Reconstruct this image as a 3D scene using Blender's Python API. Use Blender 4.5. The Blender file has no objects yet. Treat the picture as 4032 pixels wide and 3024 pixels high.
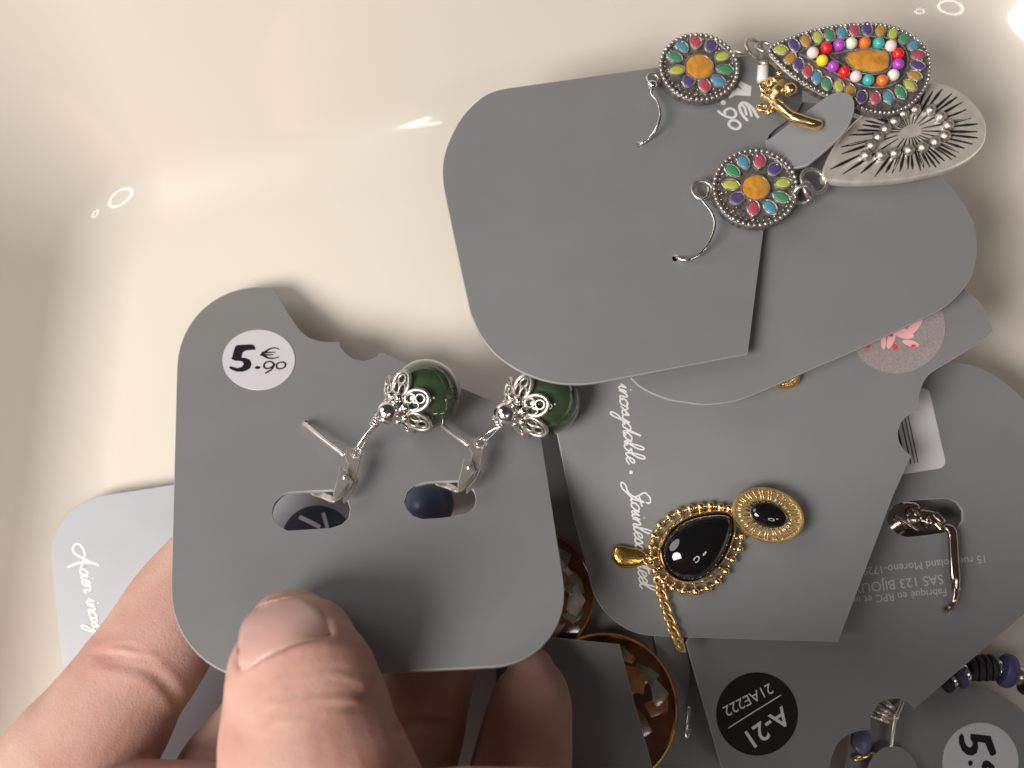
import bpy, bmesh, math, random
from mathutils import Vector, Matrix, noise
from mathutils.bvhtree import BVHTree
random.seed(7)
S = 0.001                      # every length below is in millimetres
SC = bpy.context.scene
COL = SC.collection

# ------------------------------------------------------------------ camera
F_PX = 3873.0                  # focal length in pixels of the 4032 wide photograph
PITCH = math.radians(10.0)
DIST = 190.0
CAM = Vector((0, -DIST*math.sin(PITCH), DIST*math.cos(PITCH)))
FWD = (-CAM).normalized(); RIGHT = Vector((1, 0, 0)); UP = RIGHT.cross(FWD)
cam = bpy.data.cameras.new('camera'); camo = bpy.data.objects.new('camera', cam); COL.objects.link(camo)
cam.sensor_width = 36; cam.lens = 36*F_PX/4032
cam.clip_start = 0.005; cam.clip_end = 20
R3 = Matrix((RIGHT, UP, -FWD)).transposed()
camo.matrix_world = Matrix.Translation(CAM*S) @ R3.to_4x4()
cam.dof.use_dof = True; cam.dof.focus_distance = 0.163; cam.dof.aperture_fstop = 15
SC.camera = camo

# ------------------------------------------------------------------ world, lamps, exposure
w = bpy.data.worlds.new('World'); SC.world = w; w.use_nodes = True
bgn = w.node_tree.nodes['Background']
bgn.inputs[0].default_value = (1.0, 0.88, 0.78, 1); bgn.inputs[1].default_value = 0.062

def area(name, loc, target, size, power, color, shape='DISK'):
    l = bpy.data.lights.new(name, 'AREA'); l.shape = shape; l.size = size; l.energy = power; l.color = color
    o = bpy.data.objects.new(name, l); COL.objects.link(o)
    o.location = loc
    o.rotation_euler = (Vector(target)-Vector(loc)).to_track_quat('-Z', 'Y').to_euler()
    return o
area('ceiling_lamp', (-0.33, -0.22, 0.45), (0, 0, 0.02), 0.29, 5.0, (1.0, 0.915, 0.82))
area('shop_panel', (-0.86, 0.34, 0.66), (0, 0, 0), 0.70, 4.2, (1.0, 0.97, 0.94))

SC.view_settings.view_transform = 'Standard'; SC.view_settings.look = 'None'
SC.view_settings.exposure = -0.14; SC.view_settings.gamma = 1.0
SC.view_settings.use_curve_mapping = False

# ------------------------------------------------------------------ pixels to places
def ray(px, py):
    return FWD*F_PX + RIGHT*(px-2016) - UP*(py-1512)
def at(px, py, z):
    d = ray(px, py); return CAM + d*((z-CAM.z)/d.z)

class Plane:
    """a plane given by three pixels and the height (mm above the tray floor) of each"""
    def __init__(s, *p3):
        a, b, c = [at(*p) for p in p3]
        s.n = (b-a).cross(c-a).normalized()
        if s.n.z < 0: s.n = -s.n
        s.o = (a+b+c)/3
        s.u = (RIGHT - s.n*RIGHT.dot(s.n)).normalized(); s.v = s.n.cross(s.u)
    def p(s, px, py, h=0.0):
        d = ray(px, py); o = s.o + s.n*h
        return CAM + d*((o-CAM).dot(s.n)/d.dot(s.n))
    def uv(s, px, py):
        q = s.p(px, py) - s.o; return (q.dot(s.u), q.dot(s.v))
    def w(s, u, v, h=0.0):
        return s.o + s.u*u + s.v*v + s.n*h
    def mm(s, px, py, length):       # length in pixels -> mm near that pixel
        return (s.p(px+length, py)-s.p(px, py)).length
    def up(s, h):
        q = Plane.__new__(Plane); q.n, q.u, q.v, q.o = s.n, s.u, s.v, s.o+s.n*h; return q
    def frame(s, px, py, h=0.0, to=None):
        o = s.p(px, py, h)
        x = s.u if to is None else (s.p(to[0], to[1], h)-o).normalized()
        y = s.n.cross(x)
        return Matrix(((x.x, y.x, s.n.x, o.x), (x.y, y.y, s.n.y, o.y), (x.z, y.z, s.n.z, o.z), (0, 0, 0, 1)))

# ------------------------------------------------------------------ objects
ORG = {}
def thing(name, label, cat, origin, group=None):
    o = bpy.data.objects.new(name, None); COL.objects.link(o); o.empty_display_size = 0.005
    o.location = origin*S; ORG[o.name] = origin.copy()
    o['label'] = label; o['category'] = cat
    if group: o['group'] = group
    return o
def tag(o, label, cat, group=None):
    o['label'] = label; o['category'] = cat
    if group: o['group'] = group
    return o
def mesh_of(name, chunks, sharp=0.6):
    V = []; Fc = []; MI = []; mats = []
    for ch in chunks:
        v, f, m = ch
        if m not in mats: mats.append(m)
        k = len(V); V += [tuple(x) for x in v]
        Fc += [tuple(i+k for i in q) for q in f]; MI += [mats.index(m)]*len(f)
    me = bpy.data.meshes.new(name); me.from_pydata(V, [], Fc)
    for m in mats: me.materials.append(m)
    me.polygons.foreach_set('material_index', MI)
    me.polygons.foreach_set('use_smooth', [True]*len(Fc))
    me.update()
    if sharp: me.set_sharp_from_angle(angle=sharp)
    return me
def obj(name, chunks, parent=None, sharp=0.6, kind=None, origin=None):
    """one mesh object from [(verts mm world, faces, material)]"""
    if parent is not None: org = ORG[parent.name]
    else:
        org = origin if origin is not None else sum((Vector(x) for x in chunks[0][0]), Vector())/len(chunks[0][0])
    ch = [([(Vector(x)-org)*S for x in v], f, m) for v, f, m in chunks]
    o = bpy.data.objects.new(name, mesh_of(name, ch, sharp)); COL.objects.link(o)
    ORG[o.name] = org.copy()
    if parent is not None: o.parent = parent
    else: o.location = org*S
    if kind: o['kind'] = kind
    return o
def inst(name, me, M, parent, mat=None):
    """an object that shares mesh data (mesh in mm), placed by the world matrix M (mm)"""
    o = bpy.data.objects.new(name, me); COL.objects.link(o); o.parent = parent
    org = ORG[parent.name]
    o.matrix_local = Matrix.Scale(S, 4) @ Matrix.Translation(-org) @ M
    ORG[o.name] = org.copy()
    if mat is not None:
        o.material_slots[0].link = 'OBJECT'; o.material_slots[0].material = mat
    return o

# ------------------------------------------------------------------ shapes: each returns verts, faces
def cat(*parts):
    V = []; Fc = []
    for v, f in parts:
        k = len(V); V += list(v); Fc += [tuple(i+k for i in q) for q in f]
    return V, Fc
def sphere(c, r, seg=16, rings=10, X=None, Y=None, Z=None):
    X = X or Vector((r, 0, 0)); Y = Y or Vector((0, r, 0)); Z = Z or Vector((0, 0, r)); c = Vector(c)
    V = [c+Z]; Fc = []
    for i in range(1, rings):
        t = math.pi*i/rings
        for j in range(seg):
            a = 2*math.pi*j/seg
            V.append(c + X*math.sin(t)*math.cos(a) + Y*math.sin(t)*math.sin(a) + Z*math.cos(t))
    V.append(c-Z); n = len(V)-1
    for j in range(seg):
        Fc.append((0, 1+j, 1+(j+1) % seg))
        Fc.append((n, 1+(rings-2)*seg+(j+1) % seg, 1+(rings-2)*seg+j))
        for i in range(rings-2):
            a = 1+i*seg
            Fc.append((a+j, a+seg+j, a+seg+(j+1) % seg, a+(j+1) % seg))
    return V, Fc
def spline(pts, n=6, closed=False):
    P = [Vector(p) for p in pts]; m = len(P); out = []
    for i in range(m if closed else m-1):
        if closed: a, b, c, d = P[i-1], P[i], P[(i+1) % m], P[(i+2) % m]
        else: a, b, c, d = P[max(i-1, 0)], P[i], P[i+1], P[min(i+2, m-1)]
        for k in range(n):
            t = k/n
            out.append(0.5*((2*b)+(c-a)*t+(2*a-5*b+4*c-d)*t*t+(3*b-a-3*c+d)*t**3))
    if not closed: out.append(P[-1])
    return out
def tube(pts, r, seg=10, closed=False, flat=1.0, flat_dir=None):
    """r is a number or one radius per point; flat squashes the section along flat_dir"""
    P = [Vector(p) for p in pts]; m = len(P); V = []; Fc = []
    rr = r if isinstance(r, (list, tuple)) else [r]*m
    prev = None
    for i in range(m):
        if closed: t = P[(i+1) % m]-P[i-1]
        else: t = P[min(i+1, m-1)]-P[max(i-1, 0)]
        t.normalize()
        if flat_dir is not None: ref = flat_dir
        else:
            ref = prev if prev is not None else (Vector((0, 0, 1)) if abs(t.z) < .9 else Vector((1, 0, 0)))
        a = ref - t*ref.dot(t)
        if a.length < 1e-6: a = t.orthogonal()
        a.normalize(); prev = a
        b = t.cross(a)
        for j in range(seg):
            q = 2*math.pi*j/seg
            V.append(P[i]+a*math.cos(q)*rr[i]*flat+b*math.sin(q)*rr[i])
    for i in range(m if closed else m-1):
        k = i*seg; l = ((i+1) % m)*seg
        for j in range(seg):
            Fc.append((k+j, k+(j+1) % seg, l+(j+1) % seg, l+j))
    if not closed:
        V.append(P[0]-(P[1]-P[0]).normalized()*rr[0]*.35); V.append(P[-1]+(P[-1]-P[-2]).normalized()*rr[-1]*.35); n = len(V)
        for j in range(seg):
            Fc.append((n-2, (j+1) % seg, j)); Fc.append((n-1, (m-1)*seg+j, (m-1)*seg+(j+1) % seg))
    return V, Fc
def torus(c, ax, R, r, seg=24, s2=8, X=None):
    ax = ax.normalized(); a = X or ax.orthogonal().normalized(); b = ax.cross(a)
    return tube([c+a*R*math.cos(2*math.pi*i/seg)+b*R*math.sin(2*math.pi*i/seg) for i in range(seg)], r, s2, True)
def rings(loops, cap0=True, cap1=True):
    n = len(loops[0]); V = []; Fc = []
    for L in loops: V += list(L)
    for i in range(len(loops)-1):
        for j in range(n):
            Fc.append((i*n+j, i*n+(j+1) % n, (i+1)*n+(j+1) % n, (i+1)*n+j))
    if cap0: Fc.append(tuple(reversed(range(n))))
    if cap1: Fc.append(tuple(range((len(loops)-1)*n, len(loops)*n)))
    return V, Fc
def lathe(c, ax, prof, seg=20):
    ax = ax.normalized(); a = ax.orthogonal().normalized(); b = ax.cross(a)
    L = [[c+ax*z+(a*math.cos(2*math.pi*j/seg)+b*math.sin(2*math.pi*j/seg))*r for j in range(seg)] for r, z in prof]
    return rings(L)
def outline_uv(pl, pts, n=5, closed=True):
    return [pl.uv(p.x, p.y) for p in spline([(x, y, 0) for x, y in pts], n, closed)]
def ccw(P):
    a = sum(P[i-1][0]*P[i][1]-P[i][0]*P[i-1][1] for i in range(len(P)))
    return P if a > 0 else P[::-1]
def inset(P, d):
    out = []; n = len(P)
    for i in range(n):
        a = Vector(P[i-1]); b = Vector(P[i]); c = Vector(P[(i+1) % n])
        t = ((b-a).normalized()+(c-b).normalized())
        t = t.normalized() if t.length > 1e-6 else (c-b).normalized()
        out.append((b.x-t.y*d, b.y+t.x*d))
    return out
def dome(pl, P, h0, h1, rise, steps=5, cen=None, power=2.0):
    """P a CCW outline in plane uv: a wall from h0 to h1, then a cushion that rises by rise"""
    P = ccw(P); n = len(P)
    cx, cy = cen or (sum(p[0] for p in P)/n, sum(p[1] for p in P)/n)
    L = [[pl.w(x, y, h0) for x, y in P]]
    for k in range(steps+1):
        t = k/steps*.97; h = h1+rise*(1-(1-t)**power)**(1/power) if rise else h1
        L.append([pl.w(cx+(x-cx)*(1-t), cy+(y-cy)*(1-t), h) for x, y in P])
    return rings(L)
def slab(pl, P, h0, h1, bev=0.08):
    P = ccw(P); Q = inset(P, bev)
    return rings([[pl.w(x, y, h0) for x, y in P], [pl.w(x, y, h1-bev) for x, y in P], [pl.w(x, y, h1) for x, y in Q]])
def rpoly(pts, n=8):
    """px outline: (x,y) stays sharp, (x,y,r) is rounded starting r pixels away"""
    out = []; m = len(pts)
    for i, p in enumerate(pts):
        if len(p) == 2 or p[2] == 0: out.append((p[0], p[1])); continue
        b = Vector(p[:2]); a = Vector(pts[i-1][:2]); c = Vector(pts[(i+1) % m][:2])
        s = b+(a-b).normalized()*p[2]; e = b+(c-b).normalized()*p[2]
        k1 = s+(b-s)*.56; k2 = e+(b-e)*.56
        for k in range(n+1):
            t = k/n; q = s*(1-t)**3+3*k1*t*(1-t)**2+3*k2*t*t*(1-t)+e*t**3
            out.append((q.x, q.y))
    return out
def to_mesh_data(cu):
    o = bpy.data.objects.new('tmp', cu); COL.objects.link(o)
    dg = bpy.context.evaluated_depsgraph_get(); me = bpy.data.meshes.new_from_object(o.evaluated_get(dg))
    V = [v.co.copy() for v in me.vertices]; Fc = [tuple(p.vertices) for p in me.polygons]
    bpy.data.objects.remove(o); bpy.data.curves.remove(cu); bpy.data.meshes.remove(me)
    return V, Fc
def plate(pl, loops, th=0.7, bev=0.11):
    """flat sheet with holes: loops of px outlines, first outside; pl is its upper face"""
    cu = bpy.data.curves.new('c', 'CURVE'); cu.dimensions = '2D'; cu.fill_mode = 'BOTH'
    cu.extrude = th/2-bev; cu.bevel_depth = bev; cu.bevel_resolution = 1; cu.offset = -bev
    for i, L in enumerate(loops):
        P = ccw([pl.uv(*p[:2]) for p in L])
        if i: P = P[::-1]
        sp = cu.splines.new('POLY'); sp.points.add(len(P)-1); sp.use_cyclic_u = True
        for q, (x, y) in zip(sp.points, P): q.co = (x, y, 0, 1)
    V, Fc = to_mesh_data(cu)
    return [pl.w(v.x, v.y, v.z-th/2) for v in V], Fc
def sheet(pl, loops, m):
    """a plate whose cut edge is paler than its faces"""
    V, Fc = plate(pl, loops); flat = []; side = []
    for f in Fc:
        a, b, c = V[f[0]], V[f[1]], V[f[2]]; n = (b-a).cross(c-a)
        (flat if n.length < 1e-9 or abs(n.normalized().dot(pl.n)) > .95 else side).append(f)
    return [(V, flat, m), (V, side, M['card_edge'])]
def text(pl, s, a, b, h=0.03, bold=0.0, shear=0.0, space=1.0):
    """string s with its baseline from pixel a to pixel b on the plane"""
    cu = bpy.data.curves.new('t', 'FONT'); cu.body = s; cu.size = 1; cu.offset = bold; cu.shear = shear
    cu.space_character = space; cu.resolution_u = 4
    V, Fc = to_mesh_data(cu)
    x0 = min(v.x for v in V); x1 = max(v.x for v in V)
    A = pl.p(*a, h); B = pl.p(*b, h); k = (B-A).length/(x1-x0)
    ex = (B-A).normalized(); ey = pl.n.cross(ex)
    return [A+ex*(v.x-x0)*k+ey*v.y*k for v in V], Fc
def ink(pl, strokes=(), shapes=(), h=0.03):
    """flat print: strokes (px points, width px or widths), shapes (px outlines)"""
    V = []; Fc = []; lay = 0
    for pts, wd in strokes:
        P = [Vector((*pl.uv(p.x, p.y), 0)) for p in spline([(x, y, 0) for x, y in pts], 6)]
        n = len(P); sc = pl.mm(pts[0][0], pts[0][1], 1.0); k = len(V)
        for i in range(n):
            t = (P[min(i+1, n-1)]-P[max(i-1, 0)]).normalized()
            if isinstance(wd, (int, float)): ww = wd
            else:
                f = i/(n-1)*(len(wd)-1); j = min(int(f), len(wd)-2); ww = wd[j]+(wd[j+1]-wd[j])*(f-j)
            if i in (0, n-1): ww *= .6
            o = Vector((-t.y, t.x, 0))*ww*sc/2; hh = h+lay+i*0.0004
            V += [pl.w(P[i].x+o.x, P[i].y+o.y, hh), pl.w(P[i].x-o.x, P[i].y-o.y, hh)]
        for i in range(n-1):
            Fc.append((k+2*i+1, k+2*i+3, k+2*i+2, k+2*i))
        lay += 0.004
    for pts in shapes:
        P = ccw([pl.uv(*p) for p in pts]); k = len(V)
        V += [pl.w(x, y, h+lay) for x, y in P]; Fc.append(tuple(range(k, k+len(P)))); lay += 0.004
    return V, Fc
def circ(cx, cy, rx, ry=None, ang=0, n=40):
    ry = ry or rx; c, s = math.cos(ang), math.sin(ang)
    return [(cx+rx*math.cos(a)*c-ry*math.sin(a)*s, cy+rx*math.cos(a)*s+ry*math.sin(a)*c) for a in [2*math.pi*i/n for i in range(n)]]
def Z(ox, oy, k):                       # coordinates read in an enlarged crop -> photograph pixels
    def g(*pts): return [(ox+x*k, oy+y*k) for x, y in pts]
    return g

# ------------------------------------------------------------------ materials
def mat(name, col, rough=.5, metal=0.0, coat=0.0, var=0.0, vscale=200, bump=0.0, bscale=2000, spec=.5, sss=0.0, sssr=(1, .3, .15), trans=0.0, rvar=0.0, speck=None, scratch=0.0):
    m = bpy.data.materials.new(name); m.use_nodes = True
    nt = m.node_tree; b = nt.nodes['Principled BSDF']; L = nt.links.new
    b.inputs['Base Color'].default_value = (*col, 1); b.inputs['Roughness'].default_value = rough
    b.inputs['Metallic'].default_value = metal; b.inputs['Coat Weight'].default_value = coat
    b.inputs['Coat Roughness'].default_value = .05
    b.inputs['Specular IOR Level'].default_value = spec
    b.inputs['Transmission Weight'].default_value = trans
    if sss:
        b.inputs['Subsurface Weight'].default_value = sss; b.inputs['Subsurface Radius'].default_value = sssr
        b.inputs['Subsurface Scale'].default_value = 0.002
    tc = nt.nodes.new('ShaderNodeTexCoord')
    if var or rvar:
        n = nt.nodes.new('ShaderNodeTexNoise'); n.inputs['Scale'].default_value = vscale; n.inputs['Detail'].default_value = 6
        L(tc.outputs['Object'], n.inputs['Vector'])
        if var:
            r = nt.nodes.new('ShaderNodeMapRange'); r.inputs['From Min'].default_value = .3; r.inputs['From Max'].default_value = .7
            r.inputs['To Min'].default_value = 1-var; r.inputs['To Max'].default_value = 1+var
            L(n.outputs[0], r.inputs[0])
            x = nt.nodes.new('ShaderNodeMix'); x.data_type = 'RGBA'; x.blend_type = 'MULTIPLY'; x.inputs['Factor'].default_value = 1
            x.inputs[6].default_value = (*col, 1); L(r.outputs[0], x.inputs[7]); L(x.outputs[2], b.inputs['Base Color'])
        if rvar:
            r = nt.nodes.new('ShaderNodeMapRange'); r.inputs['From Min'].default_value = .3; r.inputs['From Max'].default_value = .7
            r.inputs['To Min'].default_value = max(rough-rvar, .02); r.inputs['To Max'].default_value = rough+rvar
            L(n.outputs[0], r.inputs[0]); L(r.outputs[0], b.inputs['Roughness'])
    if speck:                       # sparse specks of dust
        vo = nt.nodes.new('ShaderNodeTexVoronoi'); vo.inputs['Scale'].default_value = speck[0]; L(tc.outputs['Object'], vo.inputs['Vector'])
        sp = nt.nodes.new('ShaderNodeSeparateColor'); L(vo.outputs['Color'], sp.inputs[0])
        th = nt.nodes.new('ShaderNodeMath'); th.operation = 'MULTIPLY'; L(sp.outputs[0], th.inputs[0]); th.inputs[1].default_value = speck[1]*2
        lt = nt.nodes.new('ShaderNodeMath'); lt.operation = 'LESS_THAN'; L(vo.outputs['Distance'], lt.inputs[0]); L(th.outputs[0], lt.inputs[1])
        g = nt.nodes.new('ShaderNodeMath'); g.operation = 'GREATER_THAN'; L(sp.outputs[1], g.inputs[0]); g.inputs[1].default_value = .55
        mu = nt.nodes.new('ShaderNodeMath'); mu.operation = 'MULTIPLY'; L(lt.outputs[0], mu.inputs[0]); L(g.outputs[0], mu.inputs[1])
        m2 = nt.nodes.new('ShaderNodeMath'); m2.operation = 'MULTIPLY'; L(mu.outputs[0], m2.inputs[0]); m2.inputs[1].default_value = .7
        y = nt.nodes.new('ShaderNodeMix'); y.data_type = 'RGBA'; L(m2.outputs[0], y.inputs['Factor'])
        src = b.inputs['Base Color'].links[0].from_socket; L(src, y.inputs[6]); y.inputs[7].default_value = (*speck[2], 1); L(y.outputs[2], b.inputs['Base Color'])
    if scratch:                     # faint rub marks
        prev = b.inputs['Base Color'].links[0].from_socket
        for ang, sc_ in ((.6, 700), (2.1, 1000)):
            mp = nt.nodes.new('ShaderNodeMapping'); mp.inputs['Rotation'].default_value = (0, 0, ang); mp.inputs['Scale'].default_value = (22, sc_, 22)
            L(tc.outputs['Object'], mp.inputs['Vector'])
            ns = nt.nodes.new('ShaderNodeTexNoise'); ns.inputs['Scale'].default_value = 1; ns.inputs['Detail'].default_value = 2; L(mp.outputs[0], ns.inputs['Vector'])
            mr = nt.nodes.new('ShaderNodeMapRange'); mr.inputs['From Min'].default_value = .70; mr.inputs['From Max'].default_value = .80; mr.inputs['To Max'].default_value = scratch; L(ns.outputs[0], mr.inputs[0])
            y = nt.nodes.new('ShaderNodeMix'); y.data_type = 'RGBA'; L(mr.outputs[0], y.inputs['Factor']); L(prev, y.inputs[6]); y.inputs[7].default_value = (.75, .75, .75, 1); prev = y.outputs[2]
        L(prev, b.inputs['Base Color'])
    if bump:
        n2 = nt.nodes.new('ShaderNodeTexNoise'); n2.inputs['Scale'].default_value = bscale; n2.inputs['Detail'].default_value = 4
        L(tc.outputs['Object'], n2.inputs['Vector'])
        bp = nt.nodes.new('ShaderNodeBump'); bp.inputs['Strength'].default_value = bump; bp.inputs['Distance'].default_value = 0.0002
        L(n2.outputs[0], bp.inputs['Height']); L(bp.outputs[0], b.inputs['Normal'])
    return m
def srgb(r, g, b):
    f = lambda c: (c/255/12.92) if c/255 < .04045 else ((c/255+.055)/1.055)**2.4
    return (f(r), f(g), f(b))
M = {}
M['tray'] = mat('glossy_cream_plastic', (.715, .675, .62), .30, coat=1.0, spec=.4, var=.02, vscale=14, bump=.03, bscale=60, speck=(42, .010, (.10, .08, .06)))
M['card'] = mat('satin_grey_card', (.203, .213, .224), .42, var=.022, vscale=90, bump=.06, bscale=1500, rvar=.06, speck=(150, .016, (.34, .34, .34)))
M['card_edge'] = mat('pale_cut_edge', (.34, .35, .36), .4)
M['card_pale'] = mat('pale_grey_card', (.40, .43, .485), .40, var=.03, vscale=90, bump=.05, bscale=1500, rvar=.06)
M['white_print'] = mat('white_print', (.72, .72, .76), .5)
M['sticker'] = mat('white_sticker', (.62, .62, .68), .35, var=.02)
M['black_print'] = mat('black_print', (.008, .010, .014), .5, spec=.2)
M['black_sticker'] = mat('black_sticker', (.008, .008, .008), .55, var=.1, spec=.2)
M['silver'] = mat('polished_silver', (.80, .78, .75), .16, 1.0, var=.12, vscale=900, rvar=.08)
M['antique'] = mat('antique_silver', (.50, .465, .44), .28, .85, var=.3, vscale=1200, bump=.25, bscale=2500)
M['back_silver'] = mat('matt_antique_silver', (.88, .84, .80), .28, .58, var=.12, vscale=500, bump=.15, bscale=2200)
M['oxide'] = mat('blackened_silver', (.19, .18, .175), .42, .6, var=.6, vscale=1500, bump=.4, bscale=3000)
M['groove'] = mat('blackened_groove', (.02, .019, .018), .5, .3)
M['gold'] = mat('polished_gold', (.90, .67, .34), .20, 1.0, var=.10, vscale=700, rvar=.08)
M['gold_satin'] = mat('satin_gold', (.86, .64, .33), .33, 1.0, var=.12, vscale=900, bump=.2, bscale=3000)
M['copper'] = mat('copper_gold_rim', (.80, .42, .14), .2, 1.0, var=.1)
M['onyx'] = mat('black_onyx', (.004, .004, .005), .05, coat=.6, spec=.55)
M['jade'] = mat('green_jade', (.042, .074, .038), .07, coat=1.0, var=.5, vscale=170, sss=.3, sssr=(.25, 1, .3))
M['blue_bead'] = mat('slate_blue_bead', (.13, .17, .30), .35, var=.1)
M['steel'] = mat('polished_steel', (.80, .76, .71), .24, .8, var=.1, vscale=700)
EN = {}
for k, c in dict(orange=(238, 152, 30), pink=(214, 62, 96), purple=(86, 64, 152), lime=(198, 212, 62), green=(52, 168, 108), blue=(62, 158, 200), mustard=(212, 150, 34)).items():
    c = tuple(x*.7+.3*(sum(c)/3)*.92 for x in c)
    EN[k] = mat('enamel_'+k, srgb(*c), .28, coat=.3, var=.25, vscale=900, bump=.3, bscale=1200)
for k, c in dict(red=(228, 34, 34), violet=(176, 72, 204), ivory=(224, 232, 212), tangerine=(232, 120, 44), teal=(64, 178, 178), blush=(236, 216, 216), yellow=(238, 222, 44)).items():
    EN[k] = mat('bead_'+k, srgb(*c), .25, coat=.3, var=.05, vscale=900)

# ------------------------------------------------------------------ the tray
def make_tray():
    cs = [at(600, 990, 0), at(3740, 285, 0), at(4480, 3560, 0), at(330, 3560, 0)]   # arc centres of the floor's corners
    cen = sum(cs, Vector())/4
    m = len(cs); r0 = 3.0
    prof = [(-9, 0.0), (-4, 0.0), (0, 0.05)]
    Rf = 20.0; lean = math.radians(45)
    for i in range(1, 13):
        a = lean*i/12; prof.append((Rf*math.sin(a), Rf*(1-math.cos(a))))
    d, z = prof[-1]
    for h in (17, 25, 33, 41): prof.append((d+(h-z)/math.tan(lean), h))
    d, z = prof[-1]
    for a in range(15, 181, 15):                     # rolled rim
        prof.append((d+1.6-1.6*math.cos(math.radians(a)), z+1.6*math.sin(math.radians(a))))
    prof += [(prof[-1][0]-19, 3.0), (prof[-1][0]-25, -2.4), (-9, -2.4)]
    L = []
    for d, z in prof:
        R = r0+d; loop = []
        for i in range(m):
            a = (cs[i]-cs[i-1]).normalized(); b = (cs[(i+1) % m]-cs[i]).normalized()
            na = Vector((-a.y, a.x, 0)); nb = Vector((-b.y, b.x, 0))
            if (cs[i]-cen).dot(na) < 0: na = -na; nb = -nb
            a0 = math.atan2(na.y, na.x); a1 = math.atan2(nb.y, nb.x)
            da = (a1-a0+math.pi) % (2*math.pi)-math.pi
            rr = R+7.5
            c = cs[i]-(na+nb).normalized()*7.5*1.3
            for k in range(17):
                q = a0+da*k/16
                loop.append(Vector((c.x+math.cos(q)*rr, c.y+math.sin(q)*rr, z)))
        L.append(loop[::-1])
    v, f = rings(L, True, True)
    o = obj('tray', [(v, f, M['tray'])], sharp=None, origin=Vector((0, 0, 0)))
    me = o.data
    bm = bmesh.new(); bm.from_mesh(me); bmesh.ops.recalc_face_normals(bm, faces=bm.faces); bm.to_mesh(me); bm.free()
    tag(o, 'glossy cream white plastic tray with rounded corner, holding all the jewellery cards', 'tray')
make_tray()

# ------------------------------------------------------------------ two ring lamps over the tray
def ring_lamp(name, label, c, d, R, r, power):
    m = bpy.data.materials.new('lamp_tube'); m.use_nodes = True; nt = m.node_tree
    nt.nodes.remove(nt.nodes['Principled BSDF'])
    e = nt.nodes.new('ShaderNodeEmission'); e.inputs[0].default_value = (1, .96, .90, 1); e.inputs[1].default_value = power
    nt.links.new(e.outputs[0], nt.nodes['Material Output'].inputs[0])
    c = Vector(c)*1000
    t = thing(name, label, 'lamp', c)
    obj('light_tube', [(*torus(c, Vector(d), R, r, 40, 10), m)], t, sharp=None)
    obj('lamp_housing', [(*torus(c-Vector(d).normalized()*r*1.9, Vector(d), R, r*1.05, 40, 8), mat('lamp_white', (.6, .6, .6), .4))], t, sharp=None)
ring_lamp('ring_lamp', 'large white ring lamp hanging above the tray, outside the picture', (.20, -.40, .74), (-.20, .40, -.74), 100, 12, 14)
ring_lamp('ring_lamp', 'small white ring lamp beside the large one, outside the picture', (.44, -.30, .74), (-.44, .30, -.74), 34, 9, 14)

# ------------------------------------------------------------------ planes of the cards (upper faces)
PK = Plane((690, 1350, 11.5), (670, 2300, 33.5), (2200, 2000, 27.5))        # card in the hand
PA = Plane((1745, 656, 27), (2187, 1509, 33), (2944, 1394, 31))           # big upper card with the flower earrings
PB = Plane((2478, 1481, 29), (3846, 948, 25), (3000, 300, 20.5))
PD = Plane((2300, 1700, 20.5), (3900, 1310, 22), (3300, 2528, 19))
PF = Plane((3755, 1425, 13), (4032, 2420, 12), (2720, 2600, 12.5))
PG = Plane((4000, 2700, 6), (3500, 3000, 6), (3600, 2700, 6))
PH = Plane((2100, 2500, 11), (2440, 2537, 11), (2560, 3024, 11.5))
PP = Plane((300, 1950, 4.0), (230, 2600, 4.5), (1400, 2300, 4.0))

def card(name, label, pl, loops, m=None, group='grey jewellery cards'):
    t = thing(name, label, 'card', pl.p(*loops[0][0][:2]), group)
    obj('panel', sheet(pl, loops, m or M['card']), t, sharp=.5)
    return t

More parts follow.
